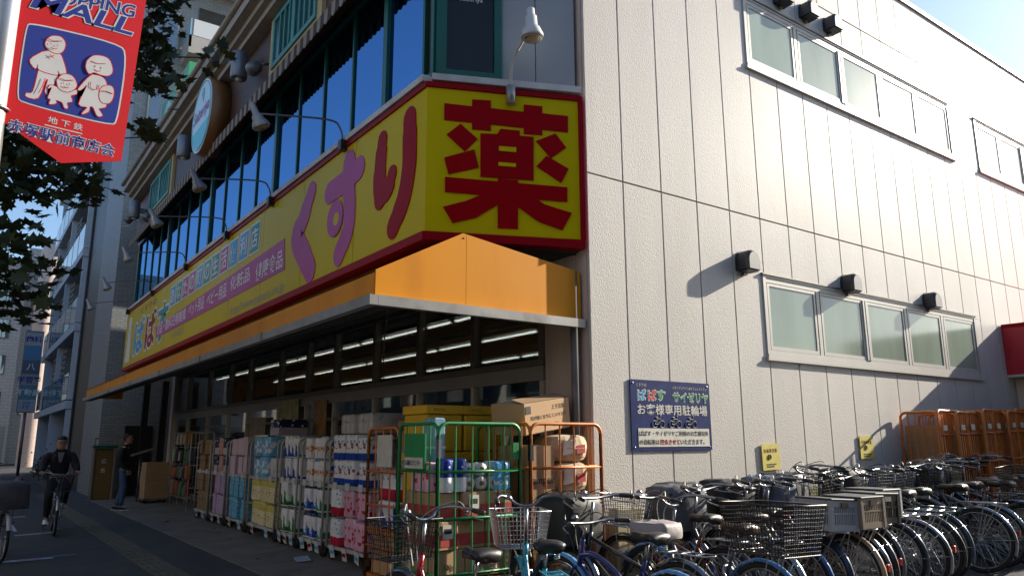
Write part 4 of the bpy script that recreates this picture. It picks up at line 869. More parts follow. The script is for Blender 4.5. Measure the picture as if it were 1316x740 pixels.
for r_, zz in enumerate((0,.24,.47,.70)):
    k = 0; x = 3.23
    for wd in ((.40,.38),(.30,.24,.24),(.22,.28,.12,.12),(.24,.24,.14,.14))[r_]:
        red = r_ >= 2
        y_ = 5.50+random.uniform(0,.05)
        nmr = ('bottom','second','third','top')[r_]
        c_ = carton(x, x+wd-.012, y_, y_+.55, z0+zz, z0+zz+.225, '%s carton in the green cart, %s row, %s from the left' % ('red banded' if red else 'plain brown', nmr, ORD[k]), None, (.12,.55,M['carton_red']) if red else None,
               [('120g',.3,.3,.05,M['ink'])] if (not red and k == 0 and r_ == 1) else ([('食',.4,.22,.08,M['card'])] if red and wd > .2 and k else []))
        if wd > .2 and (k+r_) % 2 == 0:
            l_ = obj('shipping_label', MB().box(x+.06,x+.16,y_-.005,y_-.0025,z0+zz+.09,z0+zz+.20), M['board_white'], c_)
            obj('barcode', MB().box(x+.075,x+.145,y_-.0065,y_-.0055,z0+zz+.13,z0+zz+.17), M['ink'], l_)
        x += wd; k += 1
zt_ = z0+.93
for i, (x, y) in enumerate(((3.34,5.58),(3.46,5.57))):
    pack('kitchen', x, y, zt_, .13, .13, .27, 1, 'white kitchen roll with blue band, %s in the green cart' % ('left one' if i == 0 else 'right one'), 'kitchen rolls in the green cart', 'kitchen roll', name='kitchen_roll')
pack('pink', 3.27, 5.80, zt_, .3, .12, .24, 3, 'pink printed pack at the left side of the green cart', 'packs in the green cart')
def roll_bundle(x, y, z, label):
    t = root('paper_roll_bundle', (x,y,z), label, 'paper rolls')
    for i in range(3):
        for j in range(2):
            o = obj('paper_roll', MB().lathe([(.02,0),(.055,0),(.058,.01),(.058,.10),(.055,.11),(.02,.11)], (x-.13+i*.125,y,z+.06+j*.115), (0,1,0), 14), cm('paper_white', (0.60,0.57,0.54), .7, var=.06, vs=9), t)
            obj('roll_core', MB().lathe([(.021,0),(.021,.012)], (x-.13+i*.125,y-.010,z+.06+j*.115), (0,1,0), 10), M['card_dk'], o)
    return t
roll_bundle(3.70, 5.56, zt_, 'bundle of six bare paper rolls on top of the green cart load')
pack('pale_blue', 3.90, 5.64, zt_, .2, .2, .24, 2, 'teal and white pack right of the paper rolls in the green cart', 'packs in the green cart')
t = root('wrapped_parcel', (3.46,5.95,zt_), 'tall grey blue shrink wrapped parcel rising out of the green cart', 'parcel')
obj('parcel', MB().rbox(3.40,3.52,5.88,6.06,zt_+.0,zt_+.62,.012), cm('shrink_blue', (0.22,0.33,0.46), .2, var=.35, vs=5, stretch=(9,9,.4)), t)
obj('strap', MB().box(3.397,3.523,5.877,6.063,zt_+.35,zt_+.37), M['board_white'], t)
# yellow crates behind
for i, (xa, xb, za, zb_, lb) in enumerate(((3.62,4.02,1.0,1.50,'lower left yellow lidded crate behind the green cart'),(3.62,4.02,1.51,1.95,'upper left yellow lidded crate behind the green cart'),(4.05,4.50,1.0,1.50,'lower right yellow lidded crate behind the green cart'),(4.05,4.50,1.51,1.95,'upper right yellow lidded crate behind the green cart'))):
    t = root('yellow_crate', ((xa+xb)/2,6.6,za), lb, 'crate', 'yellow crates behind the green cart')
    my_ = cm('crate_yellow', (0.66,0.38,0.01), .5, var=.08, rnd=.05)
    obj('body', MB().rbox(xa,xb,6.40,6.86,za,zb_-.09,.01), my_, t); obj('lid', MB().rbox(xa-.015,xb+.015,6.385,6.875,zb_-.088,zb_,.008), my_, t)
    text('オリコン', (xa+.06,6.383,zb_-.06), XU, ZV, M['ink'], t, height=.03)
    obj('handle', MB().box((xa+xb)/2-.06,(xa+xb)/2+.06,6.385,6.399,za+.26,za+.30), M['card_dk'], t)
t = root('pallet_stand', (4.05,6.62,.1), 'dark steel stand under the yellow crates', 'stand')
st_ = MB()
for x in (3.64,4.48):
    for y in (6.42,6.84): st_.box(x-.02,x+.02,y-.02,y+.02,gz(4),.96)
st_.box(3.6,4.52,6.39,6.87,.961,.998); obj('table', st_, M['steel_dk'], t)
carton(4.42,4.95,8.05,8.55,1.45,1.86,'plain brown carton stacked at the right end of the white carts', words=[])
carton(4.40,4.95,8.05,8.55,.95,1.445,'lower plain brown carton at the right end of the white carts')
carton(4.40,4.95,8.05,8.55,.2,.945,'lowest tall brown carton at the right end of the white carts')
carton(3.66,4.3,7.0,7.55,gz(4)+.19,gz(4)+.60,'brown carton low in the narrow orange cart')
for i, (zz, c_) in enumerate(((.66,'blue_zig'),(.94,'pink_band'),(1.20,'bulk'))):
    pack(c_, 3.80, 7.28, gz(4)+zz, .5, .28, .26, 2, 'printed pack %s on the shelf of the narrow orange cart' % ('lowest','in the middle','topmost')[i], 'packs in the narrow orange cart')
# orange cart: big dark-lettered carton, folded sacks
z0 = gz(4.5)+.19
carton(4.17,4.46,5.50,6.0,z0,z0+.62,'lower tall brown carton at the left of the orange cart', words=[('NEW',.3,.5,.05,M['ink'])])
carton(4.17,4.46,5.50,6.0,z0+.625,z0+1.28,'upper tall brown carton with black lettering in the orange cart', words=[('amper',.1,.45,.07,M['ink']),('おむつ',.28,.25,.06,M['ink'])])
M['sack'] = mat('paper_sack', (0.40,0.30,0.19), .8, var=.15, vs=7, bump=.6, bs=14, rnd=.15, dirt=((0.50,0.46,0.40),.6,5))
def sack(cx, cy, z, sx_, sy_, sz_, label, seed):
    rnd = random.Random(seed); mb = MB(); n, mrow = 14, 8; vs = []
    for i in range(mrow+1):
        ph = -math.pi/2+math.pi*i/mrow
        for j in range(n):
            a = 2*math.pi*j/n; k = abs(math.cos(ph))**.45; q = lambda v: math.copysign(abs(v)**.55, v)
            d = 1+rnd.uniform(-.07,.07)
            vs.append((cx+sx_/2*k*q(math.cos(a))*d, cy+sy_/2*k*q(math.sin(a))*d, z+sz_/2+sz_/2*q(math.sin(ph))))
    mb.add(vs, [(i*n+j,i*n+(j+1)%n,(i+1)*n+(j+1)%n,(i+1)*n+j) for i in range(mrow) for j in range(n)], 0, False)
    t = root('paper_sack', (cx,cy,z), label, 'sack', 'paper sacks in the orange cart'); obj('sack', mb, M['sack'], t)
    fl_ = MB(); fl_.obox((cx-sx_*.32,cy-sy_*.5-.006,z+sz_*.25), (sx_*.3,0,.02), (0,.004,0), (.02,0,sz_*.5)); obj('white_label', fl_, M['board_white'], t)
    fl_ = MB(); fl_.obox((cx+sx_*.05,cy-sy_*.5-.008,z+sz_*.3), (sx_*.22,0,.01), (0,.004,0), (0,0,sz_*.3)); obj('red_print', fl_, M['carton_red'], t)
for i, (zz, sz_, lb) in enumerate(((0,.28,'lowest bulging paper sack in the orange cart'),(.27,.30,'second bulging paper sack in the orange cart'),(.56,.30,'third bulging paper sack in the orange cart'),(.85,.28,'fourth bulging paper sack in the orange cart'),(1.12,.26,'topmost bulging paper sack in the orange cart'))):
    sack(4.71, 5.72, z0+zz, .46, .42, sz_, lb, i+3)
# the tilted mask carton on top
t = root('mask_carton', (4.45,5.95,1.74), 'large tilted brown mask carton on top of the orange cart', 'carton')
mc = MB(); mc.rbox(-.32,.32,-.22,.22,0,.29,.008); o1 = obj('box', mc, M['card'], t, local=True)
fl_ = MB(); fl_.add([(-.32,-.22,.292),(.32,-.22,.292),(.31,-.06,.33),(-.31,-.06,.33)], [(0,1,2,3)]); obj('flap', fl_, M['card_dk'], t, local=True)
for body, xx, zz, hh in (('耳が痛くなりにくいマスク',-.24,.125,.04),('個入',.08,.04,.04),('上下注意',.06,.20,.045)): 
    q = text(body, (xx,-.22,zz), XU, ZV, M['ink'], t, height=hh, lift=.002, bold=.008)
    q.location = (0,0,0)
q = obj('printed_square', MB().box(-.30,-.23,-.2235,-.221,.19,.26), M['ink'], t, local=True)
t.rotation_euler = (R(2), R(-8), R(9)); t.location = (4.47,5.85,1.70)

# stack of nested orange carts at the right
for k in range(9):
    x0 = 10.78+k*.42; y0 = 5.02-.05*(k % 2); h = 1.70+(.03 if k % 3 == 0 else 0)
    z0 = gz(x0); t = root('nested_cart', (x0+.3,y0+.2,z0), 'folded orange roll cart, %s from the left in the nested stack by the wall' % (ORD+['ninth'])[k], 'roll cart', 'nested orange roll carts')
    pm = MB(); frame_panel(pm, (x0,y0), (x0+.95,y0+.10), z0+.1, z0+h, .02, 0, [z0+.5,z0+1.0,z0+1.40], .10); obj('side_frame', pm, M['cart_or'], t)
    pb = MB(); frame_panel(pb, (x0+.02,y0+.0), (x0+.04,y0+.52), z0+.1, z0+h-.02, .02, 4, [z0+.8], .08); obj('end_frame', pb, M['cart_or'], t)
    for j in range(11): obj('bar', MB().box(x0+.06+j*.08,x0+.085+j*.08,y0+.02+j*.008,y0+.035+j*.008,z0+.14,z0+h-.02), M['cart_or'], t)
    obj('base_board', MB().box(x0+.1,x0+.13,y0+.06,y0+.50,z0+.12,z0+h-.2), M['wood'], t)
    for q in (.12,.42): obj('name_plate', MB().box(x0+q,x0+q+.10,y0-.022,y0-.016,z0+1.46,z0+1.53), M['board_white'], t)
    obj('caster', MB().lathe([(.05,-.015),(.05,.015)], (x0+.06,y0+.06,z0+.05), (0,1,0), 12), M['rubber'], t)

# ------------------------------------------------------------------ bicycles (local frame: rear axle over the origin, +x forwards)
WR = .33
BK = {}
def shared(key, fn):
    if key not in BK: BK[key] = fn()
    return BK[key]
def wheel_meshes():
    ty = mesh_of(MB().torus((0,0,0), (0,1,0), WR-.018, .019, 36, 7), M['rubber'], 'tyre')
    ri = mesh_of(MB().torus((0,0,0), (0,1,0), WR-.044, .011, 36, 6), M['chrome'], 'rim')
    sp = MB()
    for i in range(28):
        a = 2*math.pi*i/28; b = a+(.5 if i % 2 else -.5); s_ = .03 if i % 4 < 2 else -.03
        sp.tube([(math.cos(b)*.022,s_,math.sin(b)*.022),(math.cos(a)*(WR-.05),0,math.sin(a)*(WR-.05))], .0016, 3, caps=False)
    sp.lathe([(.012,-.05),(.026,-.038),(.026,-.03),(.014,-.025),(.014,.025),(.026,.03),(.026,.038),(.012,.05)], (0,0,0), (0,1,0), 10)
    return ty, ri, mesh_of(sp, M['steel'], 'spokes')
def fender(cx, a0, a1, rr=WR+.022, w_=.030):
    mb = MB(); n = 16; vs = []
    for i in range(n+1):
        a = R(a0+(a1-a0)*i/n)
        for y, dr in ((-w_,-.014),(-w_*.5,.002),(0,.006),(w_*.5,.002),(w_,-.014)): vs.append((cx+math.cos(a)*(rr+dr), y, WR+math.sin(a)*(rr+dr)))
    mb.add(vs, [(i*5+j,i*5+j+1,(i+1)*5+j+1,(i+1)*5+j) for i in range(n) for j in range(4)], 0, True); return mb
def wire_basket(c, top, bot, h, step=.032, r_=.0028):
    """open wire basket: c centre of its floor, top/bot (length x, width y), h height"""
    mb = MB(); cx, cy, cz = c
    def ringp(f): 
        lx, ly = (bot[0]+(top[0]-bot[0])*f)/2, (bot[1]+(top[1]-bot[1])*f)/2
        return [(cx-lx,cy-ly,cz+h*f),(cx+lx,cy-ly,cz+h*f),(cx+lx,cy+ly,cz+h*f),(cx-lx,cy+ly,cz+h*f)]
    mb.tube(ringp(1), r_*2.1, 5, closed=True); mb.tube(ringp(0), r_*1.6, 4, closed=True)
    nl = int(h/step)
    for i in range(1, nl): mb.tube(ringp(i/nl), r_, 3, closed=True)
    T, B_ = ringp(1), ringp(0)
    for s in range(4):
        a0, a1, b0, b1 = Vector(B_[s]), Vector(B_[(s+1)%4]), Vector(T[s]), Vector(T[(s+1)%4])
        n = max(2, int((b1-b0).length/step))
        for i in range(n): mb.tube([a0.lerp(a1,i/n), b0.lerp(b1,i/n)], r_, 3, caps=False)
    for i in range(1, 7):
        f = i/7; mb.tube([Vector(B_[0]).lerp(Vector(B_[1]),f), Vector(B_[3]).lerp(Vector(B_[2]),f)], r_, 3, caps=False); mb.tube([Vector(B_[0]).lerp(Vector(B_[3]),f), Vector(B_[1]).lerp(Vector(B_[2]),f)], r_, 3, caps=False)
    return mb
def slat_box(c, lx, ly, h, lid):
    """plastic basket: corner posts, rim and thin slats, as the rear boxes"""
    mb = MB(); cx, cy, cz = c
    mb.box(cx-lx/2,cx+lx/2,cy-ly/2,cy+ly/2,cz,cz+.015)
    for z0, z1 in ((cz+.015,cz+.05),(cz+h*.55,cz+h*.60),(cz+h-.05,cz+h)):
        for a in ((cx-lx/2,cx+lx/2,cy-ly/2,cy-ly/2+.01),(cx-lx/2,cx+lx/2,cy+ly/2-.01,cy+ly/2),(cx-lx/2,cx-lx/2+.01,cy-ly/2+.011,cy+ly/2-.011),(cx+lx/2-.01,cx+lx/2,cy-ly/2+.011,cy+ly/2-.011)): mb.box(*a, z0, z1)
    n = int(lx/.022)
    for i in range(n):
        x = cx-lx/2+.004+i*lx/n
        for y in (cy-ly/2+.002, cy+ly/2-.009): mb.box(x,x+.011,y,y+.007,cz+.05,cz+h-.05)
    n = int(ly/.022)
    for i in range(n):
        y = cy-ly/2+.004+i*ly/n
        for x in (cx-lx/2+.002, cx+lx/2-.009): mb.box(x,x+.007,y,y+.011,cz+.05,cz+h-.05)
    for x in (cx-lx/2-.004,cx+lx/2-.026):
        for y in (cy-ly/2-.004,cy+ly/2-.026): mb.box(x,x+.03,y,y+.03,cz-.002,cz+h+.002)
    return mb
def soft_cover(c, lx, ly, h, seed, droop=.03):
    rnd = random.Random(seed); mb = MB(); n = 20; vs = []
    rings = [(1.02,-.1),(1.06,.0),(1.05,.35),(1.03,.75),(.97,.95),(.7,1.03),(.25,1.06)]
    for s, f in rings:
        for j in range(n):
            a = 2*math.pi*j/n; q = lambda v: math.copysign(abs(v)**.45, v); d = s+rnd.uniform(-.035,.035)
            vs.append((c[0]+lx/2*q(math.cos(a))*d, c[1]+ly/2*q(math.sin(a))*d, c[2]+h*f+rnd.uniform(-droop,droop)*.4))
    mb.add(vs, [(i*n+j,i*n+(j+1)%n,(i+1)*n+(j+1)%n,(i+1)*n+j) for i in range(len(rings)-1) for j in range(n)]+[tuple((len(rings)-1)*n+j for j in range(n))], 0, True); return mb
def saddle_mesh():
    mb = MB(); sec = [(-.13,.085,.0),(-.11,.11,.018),(-.05,.105,.022),(.0,.075,.012),(.06,.042,.008),(.12,.032,.012),(.145,.02,.005)]; n = 12; vs = []
    for x, w_, dz in sec:
        for j in range(n):
            a = 2*math.pi*j/n; zz = math.sin(a); vs.append((x, math.cos(a)*w_, dz+(zz*.028 if zz > 0 else zz*.055*(.5+.5*abs(math.cos(a))))))
    mb.add(vs, [(i*n+j,(i+1)*n+j,(i+1)*n+(j+1)%n,i*n+(j+1)%n) for i in range(len(sec)-1) for j in range(n)]+[tuple(range(n)),tuple((len(sec)-1)*n+j for j in range(n-1,-1,-1))], 0, True); return mb

def bicycle(label, x, y, head, fr, style='loop', front='wire_black', rear='rack', saddle=(0.02,0.018,0.017), fen='chrome', hbh=1.03, group='bicycles parked along the side wall', z=None, steer=0.0, rackc=None, cover=None, lean=0.0, name='bicycle'):
    """head: degrees from +Y towards +X"""
    if 'side wall' in group:                            # parked by many hands: uneven angle, lean and depth
        rj = random.Random(len(label)*31+int(x*100)); head += rj.uniform(-6,6); lean = rj.uniform(-4,4); y = min(y, 4.08)-rj.uniform(0,.20)
    z = gz(x) if z is None else z
    t = root(name, (x,y,z), label, 'bicycle', group, R(90-head)); t.rotation_euler.x = R(lean)
    frm = cm('frame_%d_%d_%d' % tuple(int(c*1000) for c in fr), fr, .28, coat=.4, var=.06, vs=9)
    fm_ = frm if fen == 'frame' else M['chrome'] if fen == 'chrome' else cm('fender_%d_%d_%d' % tuple(int(c*1000) for c in fen), fen, .3, coat=.3)
    P_ = lambda nm, mb, mt, par=t: obj(nm, mb, mt, par, local=True)
    tyre, rim, spk = shared('wheel', wheel_meshes)
    for cx in (0, 1.10):
        e = P_('wheel', tyre, None); e.location = (cx,0,WR); e.rotation_euler = (0, random.uniform(0,6), R(steer) if cx else 0)
        obj('rim', rim, None, e, local=True); obj('spokes', spk, None, e, local=True)
    def frame_mesh():
        f = MB()
        f.tube([(.43,0,.28),(.265,0,.66),(.245,0,.72)], .0165, 8)
        for s in (-.055,.055):
            f.tube([(0,s,WR),(.25,s*.6,.29),(.41,s*.6,.28)], .009, 6); f.tube([(0,s,WR),(.15,s*.8,.50),(.262,s*.3,.64)], .008, 6)
        f.lathe([(.024,-.04),(.024,.04)], (.43,0,.28), (0,1,0), 10)
        f.tube([(.90,0,.60),(.852,0,.80)], .021, 8)
        if style == 'loop':
            f.tube(smooth([(.895,0,.64),(.80,0,.48),(.66,0,.34),(.43,0,.28)],5), .020, 8)
            f.tube(smooth([(.872,0,.73),(.77,0,.57),(.60,0,.45),(.34,0,.45)],5), .015, 8)
        elif style == 'arch':
            f.tube(smooth([(.885,0,.68),(.74,0,.70),(.52,0,.60),(.33,0,.40),(.30,0,.36)],5), .022, 8)
            f.tube([(.90,0,.62),(.43,0,.28)], .016, 8)
        else:
            f.tube([(.895,0,.64),(.43,0,.28)], .019, 8); f.tube([(.865,0,.76),(.29,0,.56)], .016, 8)
        return mesh_of(f, frm, 'frame')
    P_('frame', shared(('frame',style,frm.name), frame_mesh), None)
    def fork_mesh():
        f = MB(); f.tube([(.905,-.055,.60),(.905,.055,.60)], .014, 6)
        for s in (-.055,.055): f.tube(smooth([(.905,s,.60),(.96,s,.50),(1.04,s,.40),(1.10,s,WR)],4), .010, 6)
        return mesh_of(f, frm if style != 'loop' else M['chrome'], 'fork')
    P_('fork', shared(('fork',style,frm.name), fork_mesh), None)
    P_('front_fender', shared(('ff',fm_.name), lambda: mesh_of(fender(1.10,20,205), fm_, 'front_fender')), None)
    rf = P_('rear_fender', shared(('rf',fm_.name), lambda: mesh_of(fender(0,15,200), fm_, 'rear_fender')), None)
    if len(label) % 2: P_('reflector', MB().rbox(-.385,-.365,-.02,.02,.40,.46,.006), cm('reflector_red', (0.5,0.01,0.012), .2), rf)
    st = shared(('stays',), lambda: mesh_of(MB().tube([(-.28,-.03,.56),(0,-.06,WR),(-.35,-.02,.36)], .003, 4).tube([(-.28,.03,.56),(0,.06,WR),(-.35,.02,.36)], .003, 4), M['steel'], 'fender_stay')); P_('fender_stay', st, None, rf)
    # cockpit
    hb = MB(); q = hbh
    hb.tube([(.852,0,.79),(.822,0,q-.03)], .0125, 8)
    if style == 'arch' or style == 'straight': pts = [(.80,.0,q),(.80,.10,q+.005),(.77,.22,q+.015),(.66,.29,q+.01)]
    else: pts = [(.83,.0,q-.01),(.84,.07,q+.005),(.85,.13,q+.05),(.78,.20,q+.07),(.66,.25,q+.06),(.52,.27,q+.04)]
    full = [(a,-b,c) for a,b,c in pts[::-1]][:-1]+pts
    hb.tube(smooth(full,5), .011, 8)
    hbo = P_('handlebar', hb, M['chrome'])
    for s in (-1,1):
        e0, e1 = Vector(pts[-1]), Vector(pts[-2]); e0.y *= s; e1.y *= s; d = (e0-e1).normalized()
        P_('grip', MB().tube([e0-d*.10,e0-d*.09,e0+d*.015,e0+d*.02], [.012,.0165,.0165,.012], 8), M['black'] if saddle[0] < .06 else cm('grip_brown', saddle, .5), hbo)
        bl = MB(); b0 = e0-d*.13; bl.tube(smooth([b0+Vector((.02,0,-.015)), b0+Vector((.06,0,-.03))-d*.0, b0+d*.06+Vector((.045,s*.01,-.045)), b0+d*.14+Vector((.03,s*.01,-.05))],3), .006, 5); P_('brake_lever', bl, M['chrome'], hbo)
        cb = MB(); cb.tube(smooth([b0+Vector((.03,0,-.01)), b0+Vector((.10,-s*.06,.05)), Vector((.97,s*.05,q-.03)), Vector((.93,s*.02,.72))],5), .0035, 4); P_('brake_cable', cb, M['black'] if fr[0] < .05 else cm('cable_grey', (0.4,0.4,0.4), .5), hbo)
    P_('bell', MB().lathe([(.028,0),(.028,.01),(.018,.026),(.004,.03)], Vector((pts[1][0]-.0,.13,q+.04)), (0,0,1), 10), M['chrome'], hbo)
    P_('seat_post', shared('seatpost', lambda: mesh_of(MB().tube([(.25,0,.70),(.215,0,.83)], .0135, 8), M['chrome'], 'seat_post')), None)
    sdm = cm('saddle_%d_%d' % (int(saddle[0]*1000), int(saddle[1]*1000)), saddle, .38, var=.15, vs=14)
    sd = P_('saddle', shared(('saddle',sdm.name), lambda: mesh_of(saddle_mesh(), sdm, 'saddle')), None); sd.location = (.205,0,.865)
    P_('saddle_spring', shared('spring', lambda: mesh_of(MB().tube([(.11+.018*math.cos(i*.8),.018*math.sin(i*.8),.795+i*.0014) for i in range(24)], .004, 4), M['steel'], 'saddle_spring')), None).location = (0,.05,0)
    P_('saddle_spring', BK['spring'], None).location = (0,-.05,0)
    # drivetrain
    cgm = MB(); cgm.tube([(.0,-.07,WR+.05),(.43,-.07,.39),(.54,-.07,.30),(.45,-.07,.20),(0,-.07,WR-.05)], .012, 6, closed=True); P_('chain_guard', cgm, M['steel'] if fr[0] < .1 else frm)
    ck = MB(); ck.tube([(.43,-.095,.28),(.53,-.10,.14)], .009, 6); ck.tube([(.43,.08,.28),(.33,.085,.42)], .009, 6); ck.lathe([(.08,0),(.085,.006),(.08,.01)], (.43,-.085,.28), (0,1,0), 18); cko = P_('crank', ck, M['steel_dk'])
    for px_, py_, pz_ in ((.53,-.15,.14),(.33,.135,.42)): P_('pedal', MB().rbox(px_-.045,px_+.045,py_-.04,py_+.04,pz_-.012,pz_+.012,.005), M['black'], cko)
    P_('kickstand', shared('stand', lambda: mesh_of(MB().tube([(0,-.08,WR),(-.10,-.14,.012),(-.10,.14,.012),(0,.08,WR)], .008, 5), M['steel_dk'], 'kickstand')), None)
    P_('ring_lock', shared('lock', lambda: mesh_of(MB().torus((.30,0,.55),(1,0,-.4),.055,.011,14,5), M['steel'], 'ring_lock')), None)
    P_('headlight', shared('hl', lambda: mesh_of(MB().lathe([(.02,0),(.032,.02),(.034,.07),(.03,.075)], (1.0,.085,.52), (1,0,.05), 12), M['steel'], 'headlight')), None)
    if rear:
        rc = cm('rack_%d_%d' % (int(rackc[0]*1000), int(rackc[1]*1000)), rackc, .35) if rackc else M['steel']
        rk = MB(); rk.tube([(.20,-.03,.70),(.12,-.065,.725),(-.27,-.065,.725),(-.30,0,.725),(-.27,.065,.725),(.12,.065,.725),(.20,.03,.70)], .0065, 5)
        for xx in (-.18,-.06,.06): rk.tube([(xx,-.065,.725),(xx,.065,.725)], .005, 4)
        for s in (-.065,.065): rk.tube([(0,s,WR),(-.10,s,.725)], .005, 4); rk.tube([(0,s,WR),(-.24,s,.725)], .005, 4)
        rko = P_('rear_rack', rk, rc)
    dk_ = M['black']
    if front in ('wire_black','wire_silver'):
        mt = dk_ if front == 'wire_black' else M['steel']
        P_('front_basket', shared(('fb',front), lambda: mesh_of(wire_basket((1.10,0,.75),(.36,.42),(.26,.34),.27), mt, 'front_basket')), None)
    if front == 'slat': P_('front_basket', shared(('fb',front), lambda: mesh_of(slat_box((1.10,0,.75),.32,.40,.26,False), dk_, 'front_basket')), None)
    if front in ('cover_grey','cover_black','cover_denim'):
        P_('front_basket', shared(('fb','w'), lambda: mesh_of(wire_basket((1.10,0,.75),(.36,.42),(.26,.34),.27), dk_, 'front_basket')), None)
        mt = {'cover_grey': cm('cover_grey', (0.085,0.09,0.10), .75, var=.35, vs=6, bump=.5, bs=14), 'cover_black': cm('cover_black', (0.012,0.012,0.013), .6, bump=.4, bs=12), 'cover_denim': cm('cover_denim', (0.10,0.13,0.18), .8, var=.25, vs=8, bump=.4, bs=16)}[front]
        P_('basket_cover', soft_cover((1.10,0,.74),.42,.46,.33, hash(label) % 99 if False else len(label)), mt)
    if front: P_('basket_bracket', MB().tube([(.90,-.05,.70),(1.0,-.06,.745),(1.18,-.06,.745)], .006, 4).tube([(.90,.05,.70),(1.0,.06,.745),(1.18,.06,.745)], .006, 4).tube([(1.10,-.06,WR),(1.14,-.08,.745)], .005, 4).tube([(1.10,.06,WR),(1.14,.08,.745)], .005, 4), M['steel'])
    if rear == 'big_wire': P_('rear_basket', shared(('rb',rear), lambda: mesh_of(wire_basket((-.10,0,.735),(.54,.48),(.46,.40),.33,.027,.0030), cm('basket_bronze', (0.045,0.038,0.034), .45, metal=.2), 'rear_basket')), None)
    if rear in ('box_black','box_grey','box_brown'):
        mt = {'box_black': M['black'], 'box_grey': cm('basket_grey', (0.32,0.34,0.37), .5, var=.1), 'box_brown': cm('basket_brown', (0.24,0.19,0.14), .5, var=.1)}[rear]
        P_('rear_basket', shared(('rb',rear), lambda: mesh_of(slat_box((-.10,0,.735),.38,.31,.24,True), mt, 'rear_basket')), None)
        rl = MB(); rl.rbox(-.300,.10,-.165,.165,.976,.992,.010); P_('basket_lid', rl, cm('lid_dark', (0.05,0.053,0.058), .6))
        P_('basket_badge', MB().box(-.300,-.292,-.04,.04,.92,.96), M['black'] if rear != 'box_black' else M['steel'])
    if rear == 'child_seat':
        c_ = MB(); c_.rbox(-.22,.12,-.15,.15,.74,.84,.03); c_.add([(-.24,-.13,.80),(-.24,.13,.80),(-.19,.13,.80),(-.19,-.13,.80),(-.32,-.16,1.05),(-.32,.16,1.05),(-.28,.16,1.05),(-.28,-.16,1.05),(-.35,-.10,1.22),(-.35,.10,1.22),(-.31,.10,1.22),(-.31,-.10,1.22)], [(0,4,5,1),(1,5,6,2),(2,6,7,3),(3,7,4,0),(4,8,9,5),(5,9,10,6),(6,10,11,7),(7,11,8,4),(8,11,10,9)], 0, True); 
        for s in (-.18,.15): c_.obox((-.26,s,.80), (.34,0,0), (0,.03,0), (0,0,.20))
        for s in (-.12,.08): c_.obox((.05,s,.50), (.10,0,0), (0,.05,0), (0,0,.26))
        cs = P_('child_seat', c_, M['black']); P_('seat_pad', MB().rbox(-.20,.08,-.11,.11,.842,.86,.006), cm('pad_red', (0.35,0.02,0.03), .7), cs)
    if cover == 'bag': P_('saddle_cover', soft_cover((.20,0,.83),.34,.26,.09, 5), cm('cover_pinkgrey', (0.30,0.27,0.27), .6, bump=.4, bs=20))
    return t
BR = (0.055,0.026,0.016); BLK = (0.02,0.018,0.017)
GC = 'bicycles parked before the corner carts'
bicycle('red bicycle with blue grey handlebar in front of the narrow orange cart', 2.70, 3.88, -3, (0.36,0.008,0.018), 'loop', 'wire_black', 'rack', rackc=(0.35,0.01,0.02), group=GC, hbh=1.04)
bicycle('turquoise bicycle with silver wire basket in front of the green cart', 3.14, 3.90, 25, (0.03,0.30,0.42), 'loop', 'wire_silver', 'rack', fen='frame', rackc=(0.03,0.30,0.42), group=GC, hbh=1.08)
bicycle('navy bicycle with arched frame and low silver handlebar', 3.93, 3.62, -3, (0.012,0.020,0.13), 'arch', None, None, fen=(0.10,0.30,0.55), hbh=.92, group=GC)
bicycle('black bicycle with tall silver handlebar in front of the orange cart', 4.30, 3.90, -6, (0.03,0.03,0.03), 'straight', 'cover_black', 'rack', cover='bag', group=GC, hbh=1.06)
bicycle('bicycle with brown saddle and big bronze wire rear basket', 4.68, 3.66, 4, (0.05,0.06,0.09), 'loop', None, 'big_wire', saddle=BR, fen=(0.05,0.18,0.42), hbh=1.0)
G = 'bicycles parked along the side wall'
bicycle('bicycle with grey cloth cover over its front basket under the blue board', 5.30, 3.96, 3, (0.04,0.04,0.05), 'loop', 'cover_grey', 'rack', fen='chrome')
bicycle('bicycle with black cloth cover over its front basket beside the grey covered one', 5.72, 4.02, -2, (0.03,0.03,0.035), 'straight', 'cover_black', 'rack', fen=(0.03,0.10,0.28))
bicycle('bicycle with grey lidded rear box, left of the brown slatted box', 5.98, 3.98, 5, (0.10,0.012,0.03), 'loop', 'cover_black', 'box_grey', fen=(0.02,0.03,0.07))
bicycle('bicycle with brown slatted rear box below the first yellow notice', 6.33, 4.0, 1, (0.15,0.13,0.10), 'loop', 'wire_black', 'box_brown', fen=(0.38,0.30,0.20))
bicycle('maroon bicycle with black rear box right of the brown slatted box', 6.68, 4.02, 6, (0.13,0.01,0.025), 'straight', 'cover_denim', 'box_black', fen=(0.03,0.03,0.035))
bicycle('bicycle with grey lidded rear box left of the bare teal rack bicycle', 7.06, 4.06, 0, (0.30,0.31,0.33), 'loop', 'wire_silver', 'box_grey', fen=(0.10,0.11,0.13))
bicycle('silver bicycle with tall handlebar behind the grey lidded box', 7.58, 4.2, -4, (0.40,0.40,0.42), 'arch', None, 'rack', fen='chrome', hbh=1.08)
bicycle('dark teal bicycle with bare rear rack and whole rear wheel in view', 8.30, 4.0, 6, (0.012,0.075,0.085), 'loop', 'cover_black', 'rack', fen=(0.03,0.06,0.10), rackc=(0.02,0.09,0.10))
bicycle('bicycle with black front basket just right of the dark teal one', 8.98, 4.20, -3, (0.05,0.05,0.05), 'straight', 'wire_black', 'rack', fen='chrome')
bicycle('bicycle with white cables between the teal one and the orange stack', 9.40, 4.18, 3, (0.16,0.16,0.18), 'arch', 'wire_silver', None, fen='chrome', hbh=1.06)
